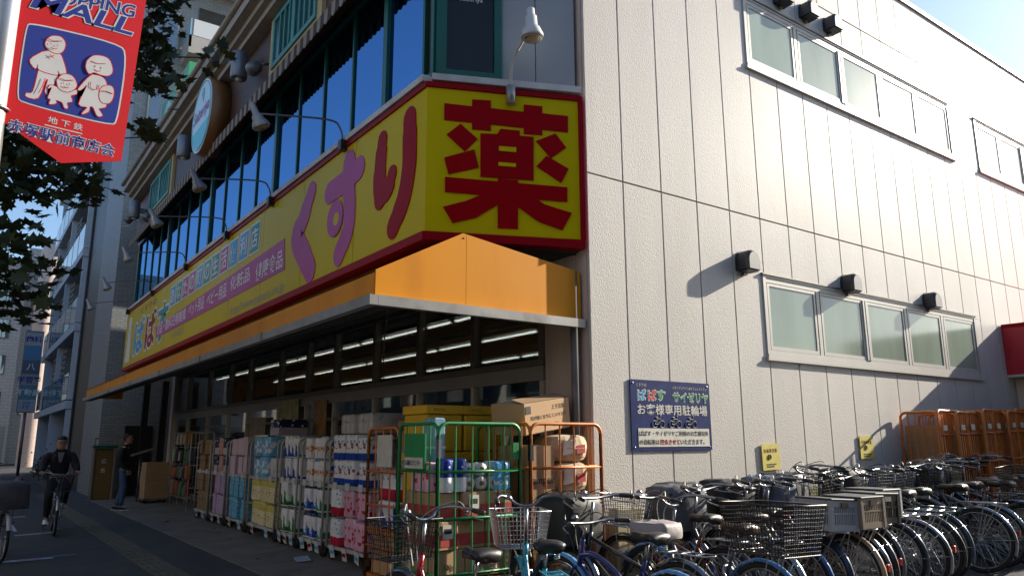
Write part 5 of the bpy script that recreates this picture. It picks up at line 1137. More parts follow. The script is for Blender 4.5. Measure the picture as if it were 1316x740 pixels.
bicycle('black bicycle with dark wire rear basket at the right edge', 9.72, 3.86, 2, (0.02,0.02,0.025), 'loop', 'wire_black', 'big_wire', fen=(0.03,0.03,0.05))
bicycle('grey bicycle before the left half of the orange stack', 10.25, 4.15, -3, (0.22,0.22,0.24), 'loop', 'slat', 'rack', fen='chrome')
bicycle('bicycle with black slatted basket before the middle of the orange stack', 10.85, 4.05, 4, (0.04,0.05,0.08), 'straight', 'slat', 'rack')
bicycle('dark bicycle farthest right before the orange stack', 11.5, 4.1, 0, (0.05,0.03,0.03), 'loop', 'wire_black', 'rack')
for q_, (x, y, hd_, c_, sty, fr_, re_, lb) in enumerate(((4.98,4.22,-5,(0.10,0.02,0.02),'straight','wire_silver','rack','dark red bicycle squeezed in beside the brown saddle one'),(6.52,4.28,-4,(0.12,0.12,0.13),'straight','wire_black','rack','grey bicycle pushed close to the wall behind the brown box'),(7.34,4.33,-2,(0.03,0.03,0.03),'loop','cover_black','rack','black bicycle with covered basket behind the grey lidded box'),(8.02,4.3,2,(0.05,0.09,0.07),'arch','wire_black','rack','dark green bicycle left of the dark teal one'),(10.0,4.3,-4,(0.10,0.10,0.10),'arch','wire_black','rack','charcoal bicycle before the left end of the orange stack'),(10.55,4.32,3,(0.06,0.02,0.02),'straight','wire_silver','rack','dull maroon bicycle before the orange stack'))):
    bicycle(lb, x, y, hd_, c_, sty, fr_, re_, fen=((0.02,0.02,0.022),'chrome',(0.04,0.05,0.08))[q_ % 3], hbh=(1.0,1.06,1.1)[q_ % 3], saddle=(BLK,BR,BLK)[q_ % 3])
# low concrete wheel stops by the wall
for i, (x, w_) in enumerate(((5.15,.35),(6.05,.30),(7.15,.34),(8.3,.3))):
    obj('wheel_stop', MB().rbox(x,x+w_,5.43,5.56,gz(x)-.02,gz(x)+.86,.015), cm('wheel_stop', (0.34,0.30,0.18), .85, var=.15, vs=5), label='mossy yellow concrete post against the wall, %s from the corner' % ORD[i], cat='post', group='concrete posts along the side wall')
# left edge bicycle
bicycle('bicycle with grey cloth over its front basket at the left edge of the photo', .50, 14.0, 172, (0.35,0.35,0.37), 'loop', 'cover_grey', 'rack', fen=(0.5,0.5,0.52), group='bicycles on the street side')
bicycle('small dark blue bicycle far down the pavement at the left', .95, 25.5, 200, (0.03,0.04,0.16), 'loop', 'cover_denim', 'rack', group='bicycles on the street side')
bicycle('red bicycle far down the pavement at the left', .55, 28.0, 190, (0.40,0.02,0.01), 'loop', 'wire_black', 'rack', group='bicycles on the street side')

# ------------------------------------------------------------------ people
def skin(name, chains, mt, parent, sub=2):
    """chains: lists of ((x,y,z),r); points within 1 mm are shared so limbs join"""
    V, E, RR = [], [], []
    def idx(p):
        for i, q in enumerate(V):
            if (Vector(q)-Vector(p)).length < .001: return i
        V.append(p); RR.append(None); return len(V)-1
    for ch in chains:
        prev = None
        for p, r_ in ch:
            i = idx(p)
            RR[i] = r_
            if prev is not None and prev != i: E.append((prev,i))
            prev = i
    me = bpy.data.meshes.new(name); me.from_pydata(V, E, [])
    o = bpy.data.objects.new(name, me); col.objects.link(o)
    md = o.modifiers.new('skin', 'SKIN'); md.use_smooth_shade = True; md.branch_smoothing = .6
    for i, sv in enumerate(me.skin_vertices[0].data):
        r_ = RR[i]; sv.radius = r_ if isinstance(r_, tuple) else (r_, r_); sv.use_root = (i == 0)
    o.modifiers.new('sub', 'SUBSURF').levels = sub
    ev = bpy.data.meshes.new_from_object(o.evaluated_get(bpy.context.evaluated_depsgraph_get()))
    bpy.data.objects.remove(o)
    for p in ev.polygons: p.use_smooth = True
    ev.materials.clear(); ev.materials.append(mt)
    return obj(name, ev, None, parent, local=True)
SKIN = mat('skin', (0.42,0.24,0.16), .5, var=.06); HAIR = mat('hair', (0.012,0.010,0.009), .6); BLKC = mat('black_cloth', (0.013,0.013,0.015), .8, var=.3, vs=9, bump=.4, bs=22)
JEAN = mat('blue_jeans', (0.045,0.095,0.20), .8, var=.25, vs=6, bump=.3, bs=30); DARKT = mat('dark_trousers', (0.014,0.015,0.02), .8, var=.3, vs=8)
def head_parts(t, c, fwd, cap=False, glasses=False):
    """head with face looking along fwd (unit, horizontal), c = head centre"""
    c = Vector(c); f = Vector(fwd).normalized(); s = f.cross(ZV).normalized()
    mb = MB(); n = 16; vs = []
    prof = [(-.125,.03),(-.115,.055),(-.085,.068),(-.04,.076),(.0,.080),(.045,.082),(.085,.074),(.112,.05),(.122,.015)]
    for z, r_ in prof:
        for j in range(n):
            a = 2*math.pi*j/n; fx = math.cos(a)*(r_*1.18)+(.012 if z < -.05 else 0)*max(0,math.cos(a)); fy = math.sin(a)*r_
            vs.append(c+f*fx+s*fy+ZV*z)
    mb.add(vs, [(i*n+j,i*n+(j+1)%n,(i+1)*n+(j+1)%n,(i+1)*n+j) for i in range(len(prof)-1) for j in range(n)]+[tuple(range(n-1,-1,-1)),tuple((len(prof)-1)*n+j for j in range(n))], 0, True)
    nb = len(mb.v)
    mb.add([c+f*.09+ZV*.012,c+f*.086-s*.014-ZV*.03,c+f*.086+s*.014-ZV*.03,c+f*.118-ZV*.028], [(0,1,3),(0,3,2),(1,2,3)], 0, True)
    for q in (-1,1): mb.lathe([(.012,-.004),(.026,0),(.022,.008)], c+s*q*.078-ZV*.005-f*.005, s*q+f*.3, 8)
    for q in (-1,1): mb.lathe([(.012,-.004),(.006,.004)], c+f*.087+s*q*.031+ZV*.012, f, 8, 1)
    mb.tube([c+f*.090-s*.022-ZV*.062,c+f*.096-ZV*.064,c+f*.090+s*.022-ZV*.062], .004, 5, 2)
    return mb, c, f, s
def make_head(t, c, fwd, glasses=False, body=None):
    mb, c, f, s = head_parts(t, c, fwd)
    h = obj('head', mb, [SKIN, HAIR, cm('lips',(0.32,0.12,0.10),.5)], t, local=True)
    hr = MB(); n = 16; vs = []
    for z, r_ in ((-.06,.080),(0,.086),(.05,.089),(.09,.083),(.122,.06),(.138,.02)):
        for j in range(n):
            a = 2*math.pi*j/n; ca = math.cos(a); zz = z
            if ca > .35: zz = max(z, .062+.02*(1-ca))
            elif abs(ca) <= .35: zz = max(z, -.01)
            d = r_*(1+random.uniform(-.03,.05)); vs.append(c+f*(ca*d*1.17-.008)+s*(math.sin(a)*d)+ZV*zz)
    hr.add(vs, [(i*n+j,i*n+(j+1)%n,(i+1)*n+(j+1)%n,(i+1)*n+j) for i in range(5) for j in range(n)]+[tuple(5*n+j for j in range(n))], 0, True)
    obj('hair', hr, HAIR, h, local=True)
    if glasses:
        gq = MB()
        for q in (-1,1): gq.torus(c+f*.098+s*q*.032+ZV*.012, f, .022, .003, 12, 4); gq.tube([c+f*.096+s*q*.055+ZV*.015,c+s*q*.084+ZV*.01], .0025, 4)
        gq.tube([c+f*.1-s*.01+ZV*.014,c+f*.1+s*.01+ZV*.014], .003, 4); obj('glasses', gq, M['black'], h, local=True)
    return h
def shoe(t, p, d, mt):
    d = Vector(d).normalized(); s = d.cross(ZV); p = Vector(p); mb = MB(); sec = [(-.10,.035,.07),(-.06,.042,.085),(.02,.045,.075),(.10,.048,.05),(.16,.035,.035),(.18,.015,.02)]; vs = []
    for x, w_, h_ in sec: vs += [p+d*x-s*w_, p+d*x+s*w_, p+d*x+s*w_*.85+ZV*h_*.7, p+d*x+ZV*h_, p+d*x-s*w_*.85+ZV*h_*.7]
    mb.add(vs, [(i*5+j,i*5+(j+1)%5,(i+1)*5+(j+1)%5,(i+1)*5+j) for i in range(5) for j in range(5)]+[(0,1,2,3,4),(29,28,27,26,25)], 0, True); o = obj('shoe', mb, mt, t, local=True)
    so_ = MB(); so_.obox(p-d*.105-s*.046, d*.285, s*.092, ZV*.018); obj('shoe_sole', so_, M['sign_white'], o, local=True)
def hand(t, w_, d, s, r_=1.0, curl=.6):
    """five-fingered hand at wrist w_, pointing d, palm side s"""
    d, s = Vector(d).normalized(), Vector(s).normalized(); u = d.cross(s); w_ = Vector(w_)
    ch = [[(w_,.024),(w_+d*.05,(.036,.018)),(w_+d*.085,(.036,.016))]]
    o = skin('hand', ch, SKIN, t, 1)
    for k, (ln) in enumerate((.062,.07,.066,.052)):
        b = w_+d*.08+u*(.028-.019*k); m_ = b+d*ln*.55+s*ln*.25*curl; e = m_+d*ln*.2+s*ln*.5*curl
        obj('finger', MB().tube([b,m_,e], [.0095,.009,.007], 6), SKIN, o, local=True)
    b = w_+d*.03+u*.032; obj('thumb', MB().tube([b,b+u*.03+d*.025+s*.01,b+u*.03+d*.055+s*.025], [.011,.010,.008], 6), SKIN, o, local=True)
# standing man in profile (faces +X), local coords around his feet
mx, my_ = 3.25, 20.2
pm_ = root('person', (mx,my_,gz(mx)), 'standing person in black jacket and blue jeans under the far end of the canopy', 'person', 'people on the pavement')
fw = Vector((.75,-.30,0)).normalized(); sd_ = fw.cross(ZV)
def L3(f_, s_, z_): q = fw*f_+sd_*s_; return (q.x, q.y, z_)
skin('body', [[(L3(0,0,1.0),(.12,.10)),(L3(0,0,1.15),(.11,.09)),(L3(0,0,1.40),(.10,.08)),(L3(.01,0,1.50),.052),(L3(.03,0,1.58),.05)],
   [(L3(0,0,1.0),(.12,.10)),(L3(.02,.09,.92),.075),(L3(.06,.09,.5),.048),(L3(.02,.09,.09),.035)],[(L3(0,0,1.0),(.12,.10)),(L3(-.02,-.09,.92),.075),(L3(-.02,-.09,.5),.048),(L3(-.10,-.09,.09),.035)]], SKIN, pm_)
skin('jacket', [[(L3(-.01,0,.93),(.19,.175)),(L3(-.02,0,1.12),(.19,.175)),(L3(-.02,0,1.34),(.20,.18)),(L3(0,0,1.46),(.13,.12)),(L3(.01,0,1.52),.08)],
   [(L3(-.02,0,1.34),(.20,.18)),(L3(-.01,.20,1.40),.09),(L3(-.06,.25,1.14),.078),(L3(.10,.22,.94),.06)],[(L3(-.02,0,1.34),(.20,.18)),(L3(-.01,-.20,1.40),.09),(L3(-.07,-.25,1.14),.078),(L3(.06,-.22,.93),.06)]], BLKC, pm_)
skin('trousers', [[(L3(0,0,1.0),(.145,.115)),(L3(0,0,.92),(.14,.11)),(L3(.02,.09,.84),.09),(L3(.07,.09,.5),.068),(L3(.02,.09,.10),.062)],[(L3(0,0,.92),(.14,.11)),(L3(-.02,-.09,.84),.09),(L3(-.01,-.09,.5),.068),(L3(-.10,-.09,.10),.062)]], JEAN, pm_)
make_head(pm_, L3(.045,0,1.645), fw)
shoe(pm_, L3(.03,.09,.0), fw, BLKC); shoe(pm_, L3(-.09,-.09,.0), fw, BLKC)
hand(pm_, L3(.12,.20,.92), Vector(L3(.3,0,-.9)), -sd_); hand(pm_, L3(.08,-.20,.91), Vector(L3(.3,0,-.9)), sd_)
# cyclist riding towards the camera
cx, cy, ch_ = 1.60, 16.35, 183
bk = bicycle('city bicycle being ridden towards the camera by a person in black', cx, cy+.55, ch_, (0.05,0.05,0.055), 'loop', 'wire_black', None, group='bicycles on the street side', hbh=1.0)
ry = R(90-ch_); fw = Vector((math.cos(ry),math.sin(ry),0)); sd_ = fw.cross(ZV)
pc = root('person', (cx,cy+.55,gz(cx)), 'cyclist in black jacket and glasses riding towards the camera', 'person', 'people on the pavement')
skin('body', [[(L3(.22,0,.93),(.13,.11)),(L3(.24,0,1.10),(.12,.10)),(L3(.29,0,1.35),(.10,.08)),(L3(.32,0,1.45),.052),(L3(.34,0,1.53),.05)],
   [(L3(.22,0,.93),(.13,.11)),(L3(.30,.11,.88),.08),(L3(.60,.13,.68),.052),(L3(.40,.12,.22),.036)],[(L3(.22,0,.93),(.13,.11)),(L3(.30,-.11,.88),.08),(L3(.66,-.13,.80),.052),(L3(.45,-.12,.44),.036)]], SKIN, pc)
skin('jacket', [[(L3(.20,0,.92),(.18,.15)),(L3(.22,0,1.08),(.175,.14)),(L3(.28,0,1.32),(.21,.15)),(L3(.31,0,1.43),(.15,.12)),(L3(.32,0,1.48),.08)],
   [(L3(.28,0,1.32),(.21,.15)),(L3(.30,.20,1.38),.09),(L3(.34,.27,1.16),.075),(L3(.56,.28,1.08),.05)],[(L3(.28,0,1.32),(.21,.15)),(L3(.30,-.20,1.38),.09),(L3(.34,-.27,1.16),.075),(L3(.56,-.28,1.08),.05)]], BLKC, pc)
skin('trousers', [[(L3(.20,0,.95),(.15,.12)),(L3(.24,0,.90),(.15,.12)),(L3(.34,.11,.86),.095),(L3(.62,.13,.68),.075),(L3(.41,.12,.26),.06)],[(L3(.24,0,.90),(.15,.12)),(L3(.34,-.11,.86),.095),(L3(.68,-.13,.80),.075),(L3(.47,-.12,.48),.06)]], DARKT, pc)
sh_ = MB(); sh_.prism([(-.055,.20),(.055,.20),(.02,.02),(-.02,.02)], Vector(L3(.415,0,1.22)), sd_, ZV+fw*.05, fw*.02); obj('shirt', sh_, cm('shirt_grey',(0.22,0.20,0.20),.8), pc, local=True)
make_head(pc, L3(.36,0,1.585), fw, glasses=True)
shoe(pc, L3(.42,.13,.155), fw, M['sign_white']); shoe(pc, L3(.36,-.13,.435), fw, M['sign_white'])
hand(pc, L3(.56,.28,1.075), fw, -ZV, curl=1.0); hand(pc, L3(.56,-.28,1.075), fw, -ZV, curl=1.0)

# ------------------------------------------------------------------ red street banner on its pole
pl = root('banner_pole', (-.055,4.52,0), 'bright metal lamp pole at the left edge carrying the red banner', 'pole')
obj('shaft', MB().tube([(-.055,4.52,0),(-.055,4.52,7.5)], [.075,.055], 16), cm('pole_metal', (0.62,0.60,0.56), .30, metal=.85, var=.06), pl)
obj('base_plate', MB().lathe([(.17,0),(.17,.03),(.1,.05),(.09,.3)], (-.055,4.52,0), (0,0,1), 16), M['steel'], pl)
for z in (3.30,4.20): obj('banner_arm', MB().tube([(-.055,4.52,z),(.50,4.52,z)], .010, 6).torus((-.055,4.52,z), (0,0,1), .075, .012, 14, 5), M['chrome'], pl)
bn_ = root('street_banner', (.3,4.5,3.1), 'red hanging banner with white family figures on a blue field', 'banner')
BU, BV, BN_ = Vector((1,0,0)), ZV, Vector((0,-1,0))
M['banner_red'] = mat('banner_red', (0.62,0.008,0.012), .55, var=.06, vs=5); M['banner_blue'] = mat('banner_blue', (0.018,0.035,0.26), .55, var=.05); M['banner_white'] = mat('banner_white', (0.60,0.60,0.60), .6, var=.08, vs=9)
def flat(name, polys, mt, off, par=bn_, th=.0003):
    mb = MB()
    for i, p in enumerate(polys): mb.prism(p, (0,4.5-off,0), BU, BV, BN_*(th+.00001*i))
    return obj(name, mb, mt, par)
def wide(poly, k):
    cx_ = sum(p[0] for p in poly)/len(poly); cy_ = sum(p[1] for p in poly)/len(poly)
    n = len(poly); out = []
    for i in range(n):
        a, b, c = Vector(poly[i-1]), Vector(poly[i]), Vector(poly[(i+1)%n]); e = ((b-a).normalized()+(c-b).normalized())
        nr = Vector((e.y,-e.x)).normalized() if e.length > 1e-6 else Vector((0,0))
        out.append((b.x+nr.x*k, b.y+nr.y*k))
    ar = sum(poly[i][0]*poly[(i+1)%n][1]-poly[(i+1)%n][0]*poly[i][1] for i in range(n))
    return out if ar > 0 else [(2*poly[i][0]-out[i][0], 2*poly[i][1]-out[i][1]) for i in range(n)]
flat('cloth', [BNR['outline']], M['banner_red'], 0, th=.004)
FR = BNR['frame']
for _ in range(2): FR = [q for i in range(len(FR)) for q in ((FR[i][0]*.75+FR[(i+1)%len(FR)][0]*.25, FR[i][1]*.75+FR[(i+1)%len(FR)][1]*.25), (FR[i][0]*.25+FR[(i+1)%len(FR)][0]*.75, FR[i][1]*.25+FR[(i+1)%len(FR)][1]*.75))]
flat('frame_line', [wide(FR,.008)], M['banner_white'], .0045); flat('blue_field', [FR], M['banner_blue'], .0050)
k_ = 0
for who in ('dad','girl','mom'):
    for prt in ('legs','body','bag','head'):
        key = who+'_'+prt
        if key not in BNR: continue
        pts = [tuple(q) for q in smooth(BNR[key]+BNR[key][:1], 3)][:-1]
        o = flat('figure_outline', [wide(pts,.0045)], M['banner_red'], .0056+k_*.0005); flat('figure', [pts], M['banner_white'], .0058+k_*.0005, o); k_ += 1
def strokes(name, L, w_, off): return flat(name, [stroke(p, w_, 3) for p in L], M['banner_red'], off)
def BC(key):
    P_ = BNR[key]; return (sum(p[0] for p in P_)/len(P_), sum(p[1] for p in P_)/len(P_))
of = .0062+k_*.0005
ln = []
for key, s_ in (('dad_head',1),('girl_head',.9),('mom_head',1)):
    a, b = BC(key); b -= .008
    for q in (-.018,.012): ln.append([(a+q*s_,b+.008),(a+q*s_,b+.001)])
    ln.append([(a-.018*s_,b-.014),(a-.004,b-.022*s_),(a+.012*s_,b-.013)]); ln.append([(a-.04*s_,b+.03*s_),(a-.01,b+.024*s_),(a+.03*s_,b+.036*s_)])
a, b = BC('dad_body'); ln += [[(a-.005,b+.055),(a+.012,b+.04)],[(a+.012,b+.055),(a-.004,b+.04)]]
a, b = BC('dad_legs'); ln += [[(a+.01,b+.05),(a+.0,b+.0),(a-.012,b-.04)]]
a, b = BC('mom_body'); ln += [[(a-.02,b+.09),(a-.02,b+.06),(a+.0,b+.05),(a+.02,b+.06),(a+.022,b+.085)]]
a, b = BC('mom_bag'); ln += [[(a-.03,b+.012),(a,b+.018),(a+.03,b+.012)]]
strokes('figure_lines', ln, .0038, of)
def btext(body, key, mt, bold, off, par=bn_, shear=0, gx=0.0):
    (x0,z0),(x1,z1),(x2,z2) = BT[key]; u = Vector((x1-x0,0,z1-z0)); h_ = (Vector((x2-x0,0,z2-z0))).length
    return text(body, (x0-gx,4.5-off,z0-gx), u, Vector((-u.z,0,u.x)), mt, par, width=u.length+2*gx, height=h_+2*gx, bold=bold, lift=0, depth=.0003, shear=shear)
btext('SHOPPING', 'shop', M['banner_white'], .06, .0045, gx=.004, shear=.2); btext('SHOPPING', 'shop', M['banner_blue'], .015, .0050, shear=.2)
btext('MALL', 'mall', M['banner_white'], .06, .0055, gx=.006, shear=.2); btext('MALL', 'mall', M['banner_blue'], .02, .0060, shear=.2)
btext('地 下 鉄', 'sub', M['banner_white'], .01, .0045)
btext('赤塚駅前商店会', 'main', M['banner_white'], .045, .0045, gx=.004); btext('赤塚駅前商店会', 'main', M['banner_blue'], .008, .0050)
(x0,z0),(x1,z1),_ = BT['sub']; flat('underline', [stroke([(x0-.01,z0-.015),(x1,z1-.015)], .006, 3)], M['banner_white'], .0045)

# ------------------------------------------------------------------ street tree with lobed leaves
tr_ = root('street_tree', (-1.6,10.2,0), 'dark leafy street tree with lobed leaves hanging in from the left', 'tree')
BARK = mat('bark', (0.055,0.045,0.035), .9, var=.3, vs=6, bump=.6, bs=20)
LEAF = mat('plane_leaf', (0.035,0.055,0.020), .6, rnd=.35, var=.1)
LEAF.node_tree.nodes['Principled BSDF'].inputs['Transmission Weight'].default_value = 0.0
limbs = [([(-1.6,10.2,0),(-1.6,10.2,1.6),(-1.5,10.1,3.0),(-1.35,10.0,4.2),(-1.2,9.9,5.6),(-1.0,9.8,7.4)],[.17,.14,.12,.10,.07,.03])]
CL = [((.45,9.0,4.35),.55),((-.15,9.3,4.5),.7),((.25,9.1,3.5),.42),((.45,9.0,3.05),.33),((.80,9.0,4.30),.26),((-.3,9.5,3.4),.5),((.0,9.6,5.2),.7),((1.42,8.9,5.62),.30),((1.25,9.1,6.15),.45),((1.36,8.9,5.0),.2),((1.95,8.8,6.12),.17),((1.0,9.4,5.9),.45),((1.42,9.1,6.75),.35),((.5,9.5,5.5),.6),((.6,9.6,6.6),.8),((-.4,9.9,6.2),.9),((-1.6,10.4,5.2),1.1),((-1.9,10.0,6.6),1.2),((.1,9.2,2.9),.25),((.62,9.0,3.35),.16)]
for c, r_ in CL:
    h = max(2.6, min(6.3, c[2]-1.0-r_)); a = Vector((-1.5,10.1,h)); b = Vector(c); mdl = a.lerp(b,.55)+Vector((0,0,.25))
    limbs.append(([a,mdl,b],[.030,.016,.006]))
tm_ = MB()
tm_.tube(smooth(limbs[0][0],3), [limbs[0][1][min(int(i/3+.5),5)] for i in range(16)], 10); obj('trunk', tm_, BARK, tr_)
for pts, rr in limbs[1:]:
    q = MB(); q.tube(smooth(pts,4), [rr[0]+(rr[2]-rr[0])*i/8 for i in range(9)], 5); obj('limb', q, BARK, tr_)
out = []
lobes = [(0,-.10),(-.035,-.02),(-.085,-.045),(-.075,0),(-.125,.015),(-.08,.05),(-.095,.10),(-.045,.085),(-.03,.12),(0,.17),(.03,.12),(.045,.085),(.095,.10),(.08,.05),(.125,.015),(.075,0),(.085,-.045),(.035,-.02)]
lvs = [(x, y+.10, .05*abs(x)-.25*(y+.1)**2) for x, y in lobes]
leafm = mesh_of(MB().add([(0,.12,.0)]+lvs, [(0,1+i,1+(i+1)%len(lvs)) for i in range(len(lvs))]), LEAF, 'leaf')
rl = random.Random(11); cand = []
for c, r_ in CL:
    n = int(95*(r_/.45)**2.2) if c[0] > -.6 else int(60*(r_/.6)**2)
    for i in range(n):
        d = Vector((rl.gauss(0,1),rl.gauss(0,1),rl.gauss(0,1))).normalized()*r_*rl.random()**.45
        cand.append((Vector(c)+Vector((d.x,d.y,d.z*.85)), rl.uniform(.45,.95), (rl.uniform(R(100),R(215)), rl.uniform(-.6,.6), rl.uniform(0,6.28))))
cand.sort(key=lambda q: -(q[0].x*1.0) if q[0].x > -.2 else 5)
rest = MB()
from mathutils import Euler
for i, (p, s_, e) in enumerate(cand):
    if i < 300:
        o = bpy.data.objects.new('leaf', leafm); col.objects.link(o); o.parent = tr_; o.location = p-ORG[tr_.name]; o.rotation_euler = e; o.scale = (s_,s_,s_)
    else:
        mt_ = Euler(e).to_matrix(); b = len(rest.v)
        rest.add([p+mt_@(Vector(v)*s_) for v in [(0,.12,0)]+lvs], [(0,1+k,1+(k+1)%len(lvs)) for k in range(len(lvs))])
obj('crown', rest, LEAF, tr_, kind='stuff')

# ------------------------------------------------------------------ buildings down the street
TILE = tile_mat('grey_wall_tile', (0.29,0.31,0.315), (0.24,0.255,0.26), .235, .075, (0.13,0.14,0.145))
tw = root('tiled_tower', (8,30,0), 'tall grey tiled apartment tower next to the shop', 'building')
obj('wall', MB().box(3.3,15,25.0,28.7,0,34), TILE, tw)
WG = glass('far_window', body=(0.02,0.03,0.04), refl=.25)
def tower_window(x0, x1, z0, z1):
    o = obj('window', MB().box(x0-.06,x1+.06,24.93,24.998,z0-.06,z1+.06), M['alu'], tw)
    obj('pane', MB().box(x0,(x0+x1)/2-.02,24.915,24.929,z0,z1), WG, o); obj('pane', MB().box((x0+x1)/2+.02,x1,24.915,24.929,z0,z1), WG, o)
for zf in (9.4,12.3,15.2,18.1,21.0):
    tower_window(3.75,4.35,zf-1.0+.0,zf+.4)
    b = obj('balcony_slab', MB().box(4.55,9.5,23.9,24.99,zf-1.35,zf-1.15), cm('balcony_render', (0.34,0.32,0.30), .8, var=.06), tw)
    obj('balcony_parapet', MB().box(4.55,4.62,23.9,24.99,zf-1.148,zf-.75).box(4.55,9.5,23.9,23.97,zf-1.148,zf-.75), M['balcony_render'], b)
    obj('balcony_glass', MB().box(4.56,4.60,23.92,24.98,zf-.72,zf-.15), cm('frosted_rail', (0.25,0.40,0.50), .2), b)
    for k in range(4): obj('balcony_glass', MB().box(4.66+k*1.2,5.80+k*1.2,23.91,23.95,zf-.72,zf-.15), cm('white_rail', (0.55,0.56,0.57), .3), b)
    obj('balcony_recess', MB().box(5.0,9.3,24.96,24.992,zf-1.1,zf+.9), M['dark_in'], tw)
obj('service_door', MB().box(3.95,4.7,24.95,24.995,.1,2.1), M['black'], tw)
for y in (27.6,):
    for zf in (16.1,19.0):
        o = obj('window', MB().box(3.24,3.298,y-.4,y+.4,zf,zf+1.3), M['alu'], tw); obj('pane', MB().box(3.226,3.239,y-.34,y+.34,zf+.06,zf+1.24), WG, o)
for x, lb in ((4.75,'nearer dark steel post'),(4.25,'farther dark steel post')):
    obj('alley_post', MB().box(x,x+.16,24.2,24.36,0,3.4), M['black'], label=lb+' in the gap past the shop front', cat='post', group='posts in the gap past the shop')
gp = root('shaded_gap_block', (9,30.5,0), 'black block standing in for the shaded gap between the tiled tower and the balcony building', 'building')  # black colour stands in for the shade of a recessed gap
obj('wall', MB().box(3.31,15,28.72,32.3,0,30), M['black'], gp)
obj('rib', MB().box(3.24,3.308,31.9,32.1,0,30), cm('rib_dark', (0.03,0.03,0.035), .4), gp)
bc = root('balcony_building', (8,42,0), 'pale blue grey building with stacked glass balconies down the street', 'building')
BW = mat('blue_white_render', (0.58,0.64,0.70), .6, var=.06)
obj('wall', MB().box(3.75,15,32.32,47,0,20.5), BW, bc)
for k in range(7):
    z = .3+k*2.9
    s = obj('balcony_slab', MB().box(3.05,3.745,32.35,46.8,z+2.55,z+2.85), BW, bc)
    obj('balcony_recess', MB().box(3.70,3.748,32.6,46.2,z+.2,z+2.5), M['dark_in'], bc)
    for j in range(7):
        y = 32.5+j*2.0
        if j % 3 == 0: obj('balcony_fin', MB().box(3.10,3.74,y-.08,y+.06,z-.0,z+2.54), BW, bc)
        if k: obj('balcony_glass', MB().box(3.08,3.11,y+.1,y+1.9,z+.02,z+1.0), glass('rail_glass', body=(0.10,0.17,0.22), refl=.3) if 'rail_glass' not in bpy.data.materials else bpy.data.materials['rail_glass'], s)
        for q in range(5):
            if k and j % 2 == 0: obj('louvre', MB().box(3.30,3.34,y+.15,y+1.85,z+1.25+q*.24,z+1.36+q*.24), M['alu_dk'], bc)
obj('cornice', MB().box(2.95,15,32.32,47.05,20.5,20.9), BW, bc)
fb = root('far_building', (4,74,0), 'far beige grey office building closing the street at the left', 'building')
FB_ = tile_mat('beige_tile', (0.54,0.52,0.49), (0.50,0.48,0.45), .5, .25, (0.36,0.35,0.33))
obj('wall', MB().box(-16,3.0,70,84,0,15.4), FB_, fb); obj('side_wing', MB().box(3.0,7.2,71,84,0,17.2), FB_, fb)
obj('parapet', MB().box(-16.1,3.02,69.9,84,15.402,15.8), FB_, fb)
for k in range(5):
    for j in range(8):
        x = -12+j*1.9; z = 1.2+k*2.8
        if k == 0: continue
        o = obj('window', MB().box(x,x+.95,69.93,69.998,z,z+1.5), M['alu_dk'], fb); obj('pane', MB().box(x+.06,x+.45,69.915,69.928,z+.06,z+1.44), WG, o); obj('pane', MB().box(x+.5,x+.89,69.915,69.928,z+.06,z+1.44), WG, o)
    for j in range(2):
        x = 3.5+j*1.8; z = 3.8+k*2.7
        o = obj('window', MB().box(x,x+.9,70.93,70.998,z,z+1.3), M['alu_dk'], fb); obj('pane', MB().box(x+.06,x+.84,70.915,70.928,z+.06,z+1.24), WG, o)
obj('shop_front', MB().box(-14,2.8,69.95,69.997,.3,2.9), M['balcony_render'], fb); obj('shop_window', MB().box(-4,1.8,69.93,69.948,.6,2.5), WG, fb)
ck_ = root('round_tower', (3.9,60,0), 'tall pink beige round stair tower with slanted top in front of far building', 'tower')
vs = []; n = 24
for f_ in range(6):
    for j in range(n):
        a = 2*math.pi*j/n; zt2 = 15.3+.75*math.cos(a+.4); vs.append((3.9+.72*math.cos(a),60+.72*math.sin(a), zt2*f_/5))
obj('drum', MB().add(vs, [(i*n+j,i*n+(j+1)%n,(i+1)*n+(j+1)%n,(i+1)*n+j) for i in range(5) for j in range(n)]+[tuple(5*n+j for j in range(n))], 0, True), mat('pink_tile', (0.62,0.48,0.41), .6, var=.05), ck_)
for z in range(1,15): obj('joint', MB().torus((3.9,60,z*1.0), (0,0,1), .715, .012, 24, 4), M['balcony_render'], ck_)
vsn = root('vertical_sign', (2.4,45,0), 'tall narrow sign board with blue and white panels on a post', 'sign')
obj('post', MB().tube([(2.55,45,0),(2.55,45,3.2)], .07, 8), M['steel_dk'], vsn)
bxs = obj('cabinet', MB().box(2.15,2.95,44.9,45.1,3.1,7.2), M['steel_dk'], vsn)
for i, (z0, z1, c_, tx) in enumerate(((3.15,3.75,(0.4,0.45,0.5),'酒'),(3.8,4.4,(0.10,0.30,0.35),'不動産'),(4.45,5.0,(0.35,0.36,0.38),'学習塾'),(5.05,5.7,(0.10,0.13,0.2),'八'),(5.75,6.4,(0.08,0.25,0.45),''),(6.45,7.1,(0.45,0.45,0.48),'歯科'))):
    o = obj('sign_panel', MB().box(2.19,2.91,44.88,44.898,z0,z1), cm('vs%d'%i, c_, .4), vsn)
    if tx: text(tx, (2.55,44.878,(z0+z1)/2), XU, ZV, M['sign_white'] if c_[0] < .3 else M['banner_blue'], o, height=.34, center=True, bold=.02)
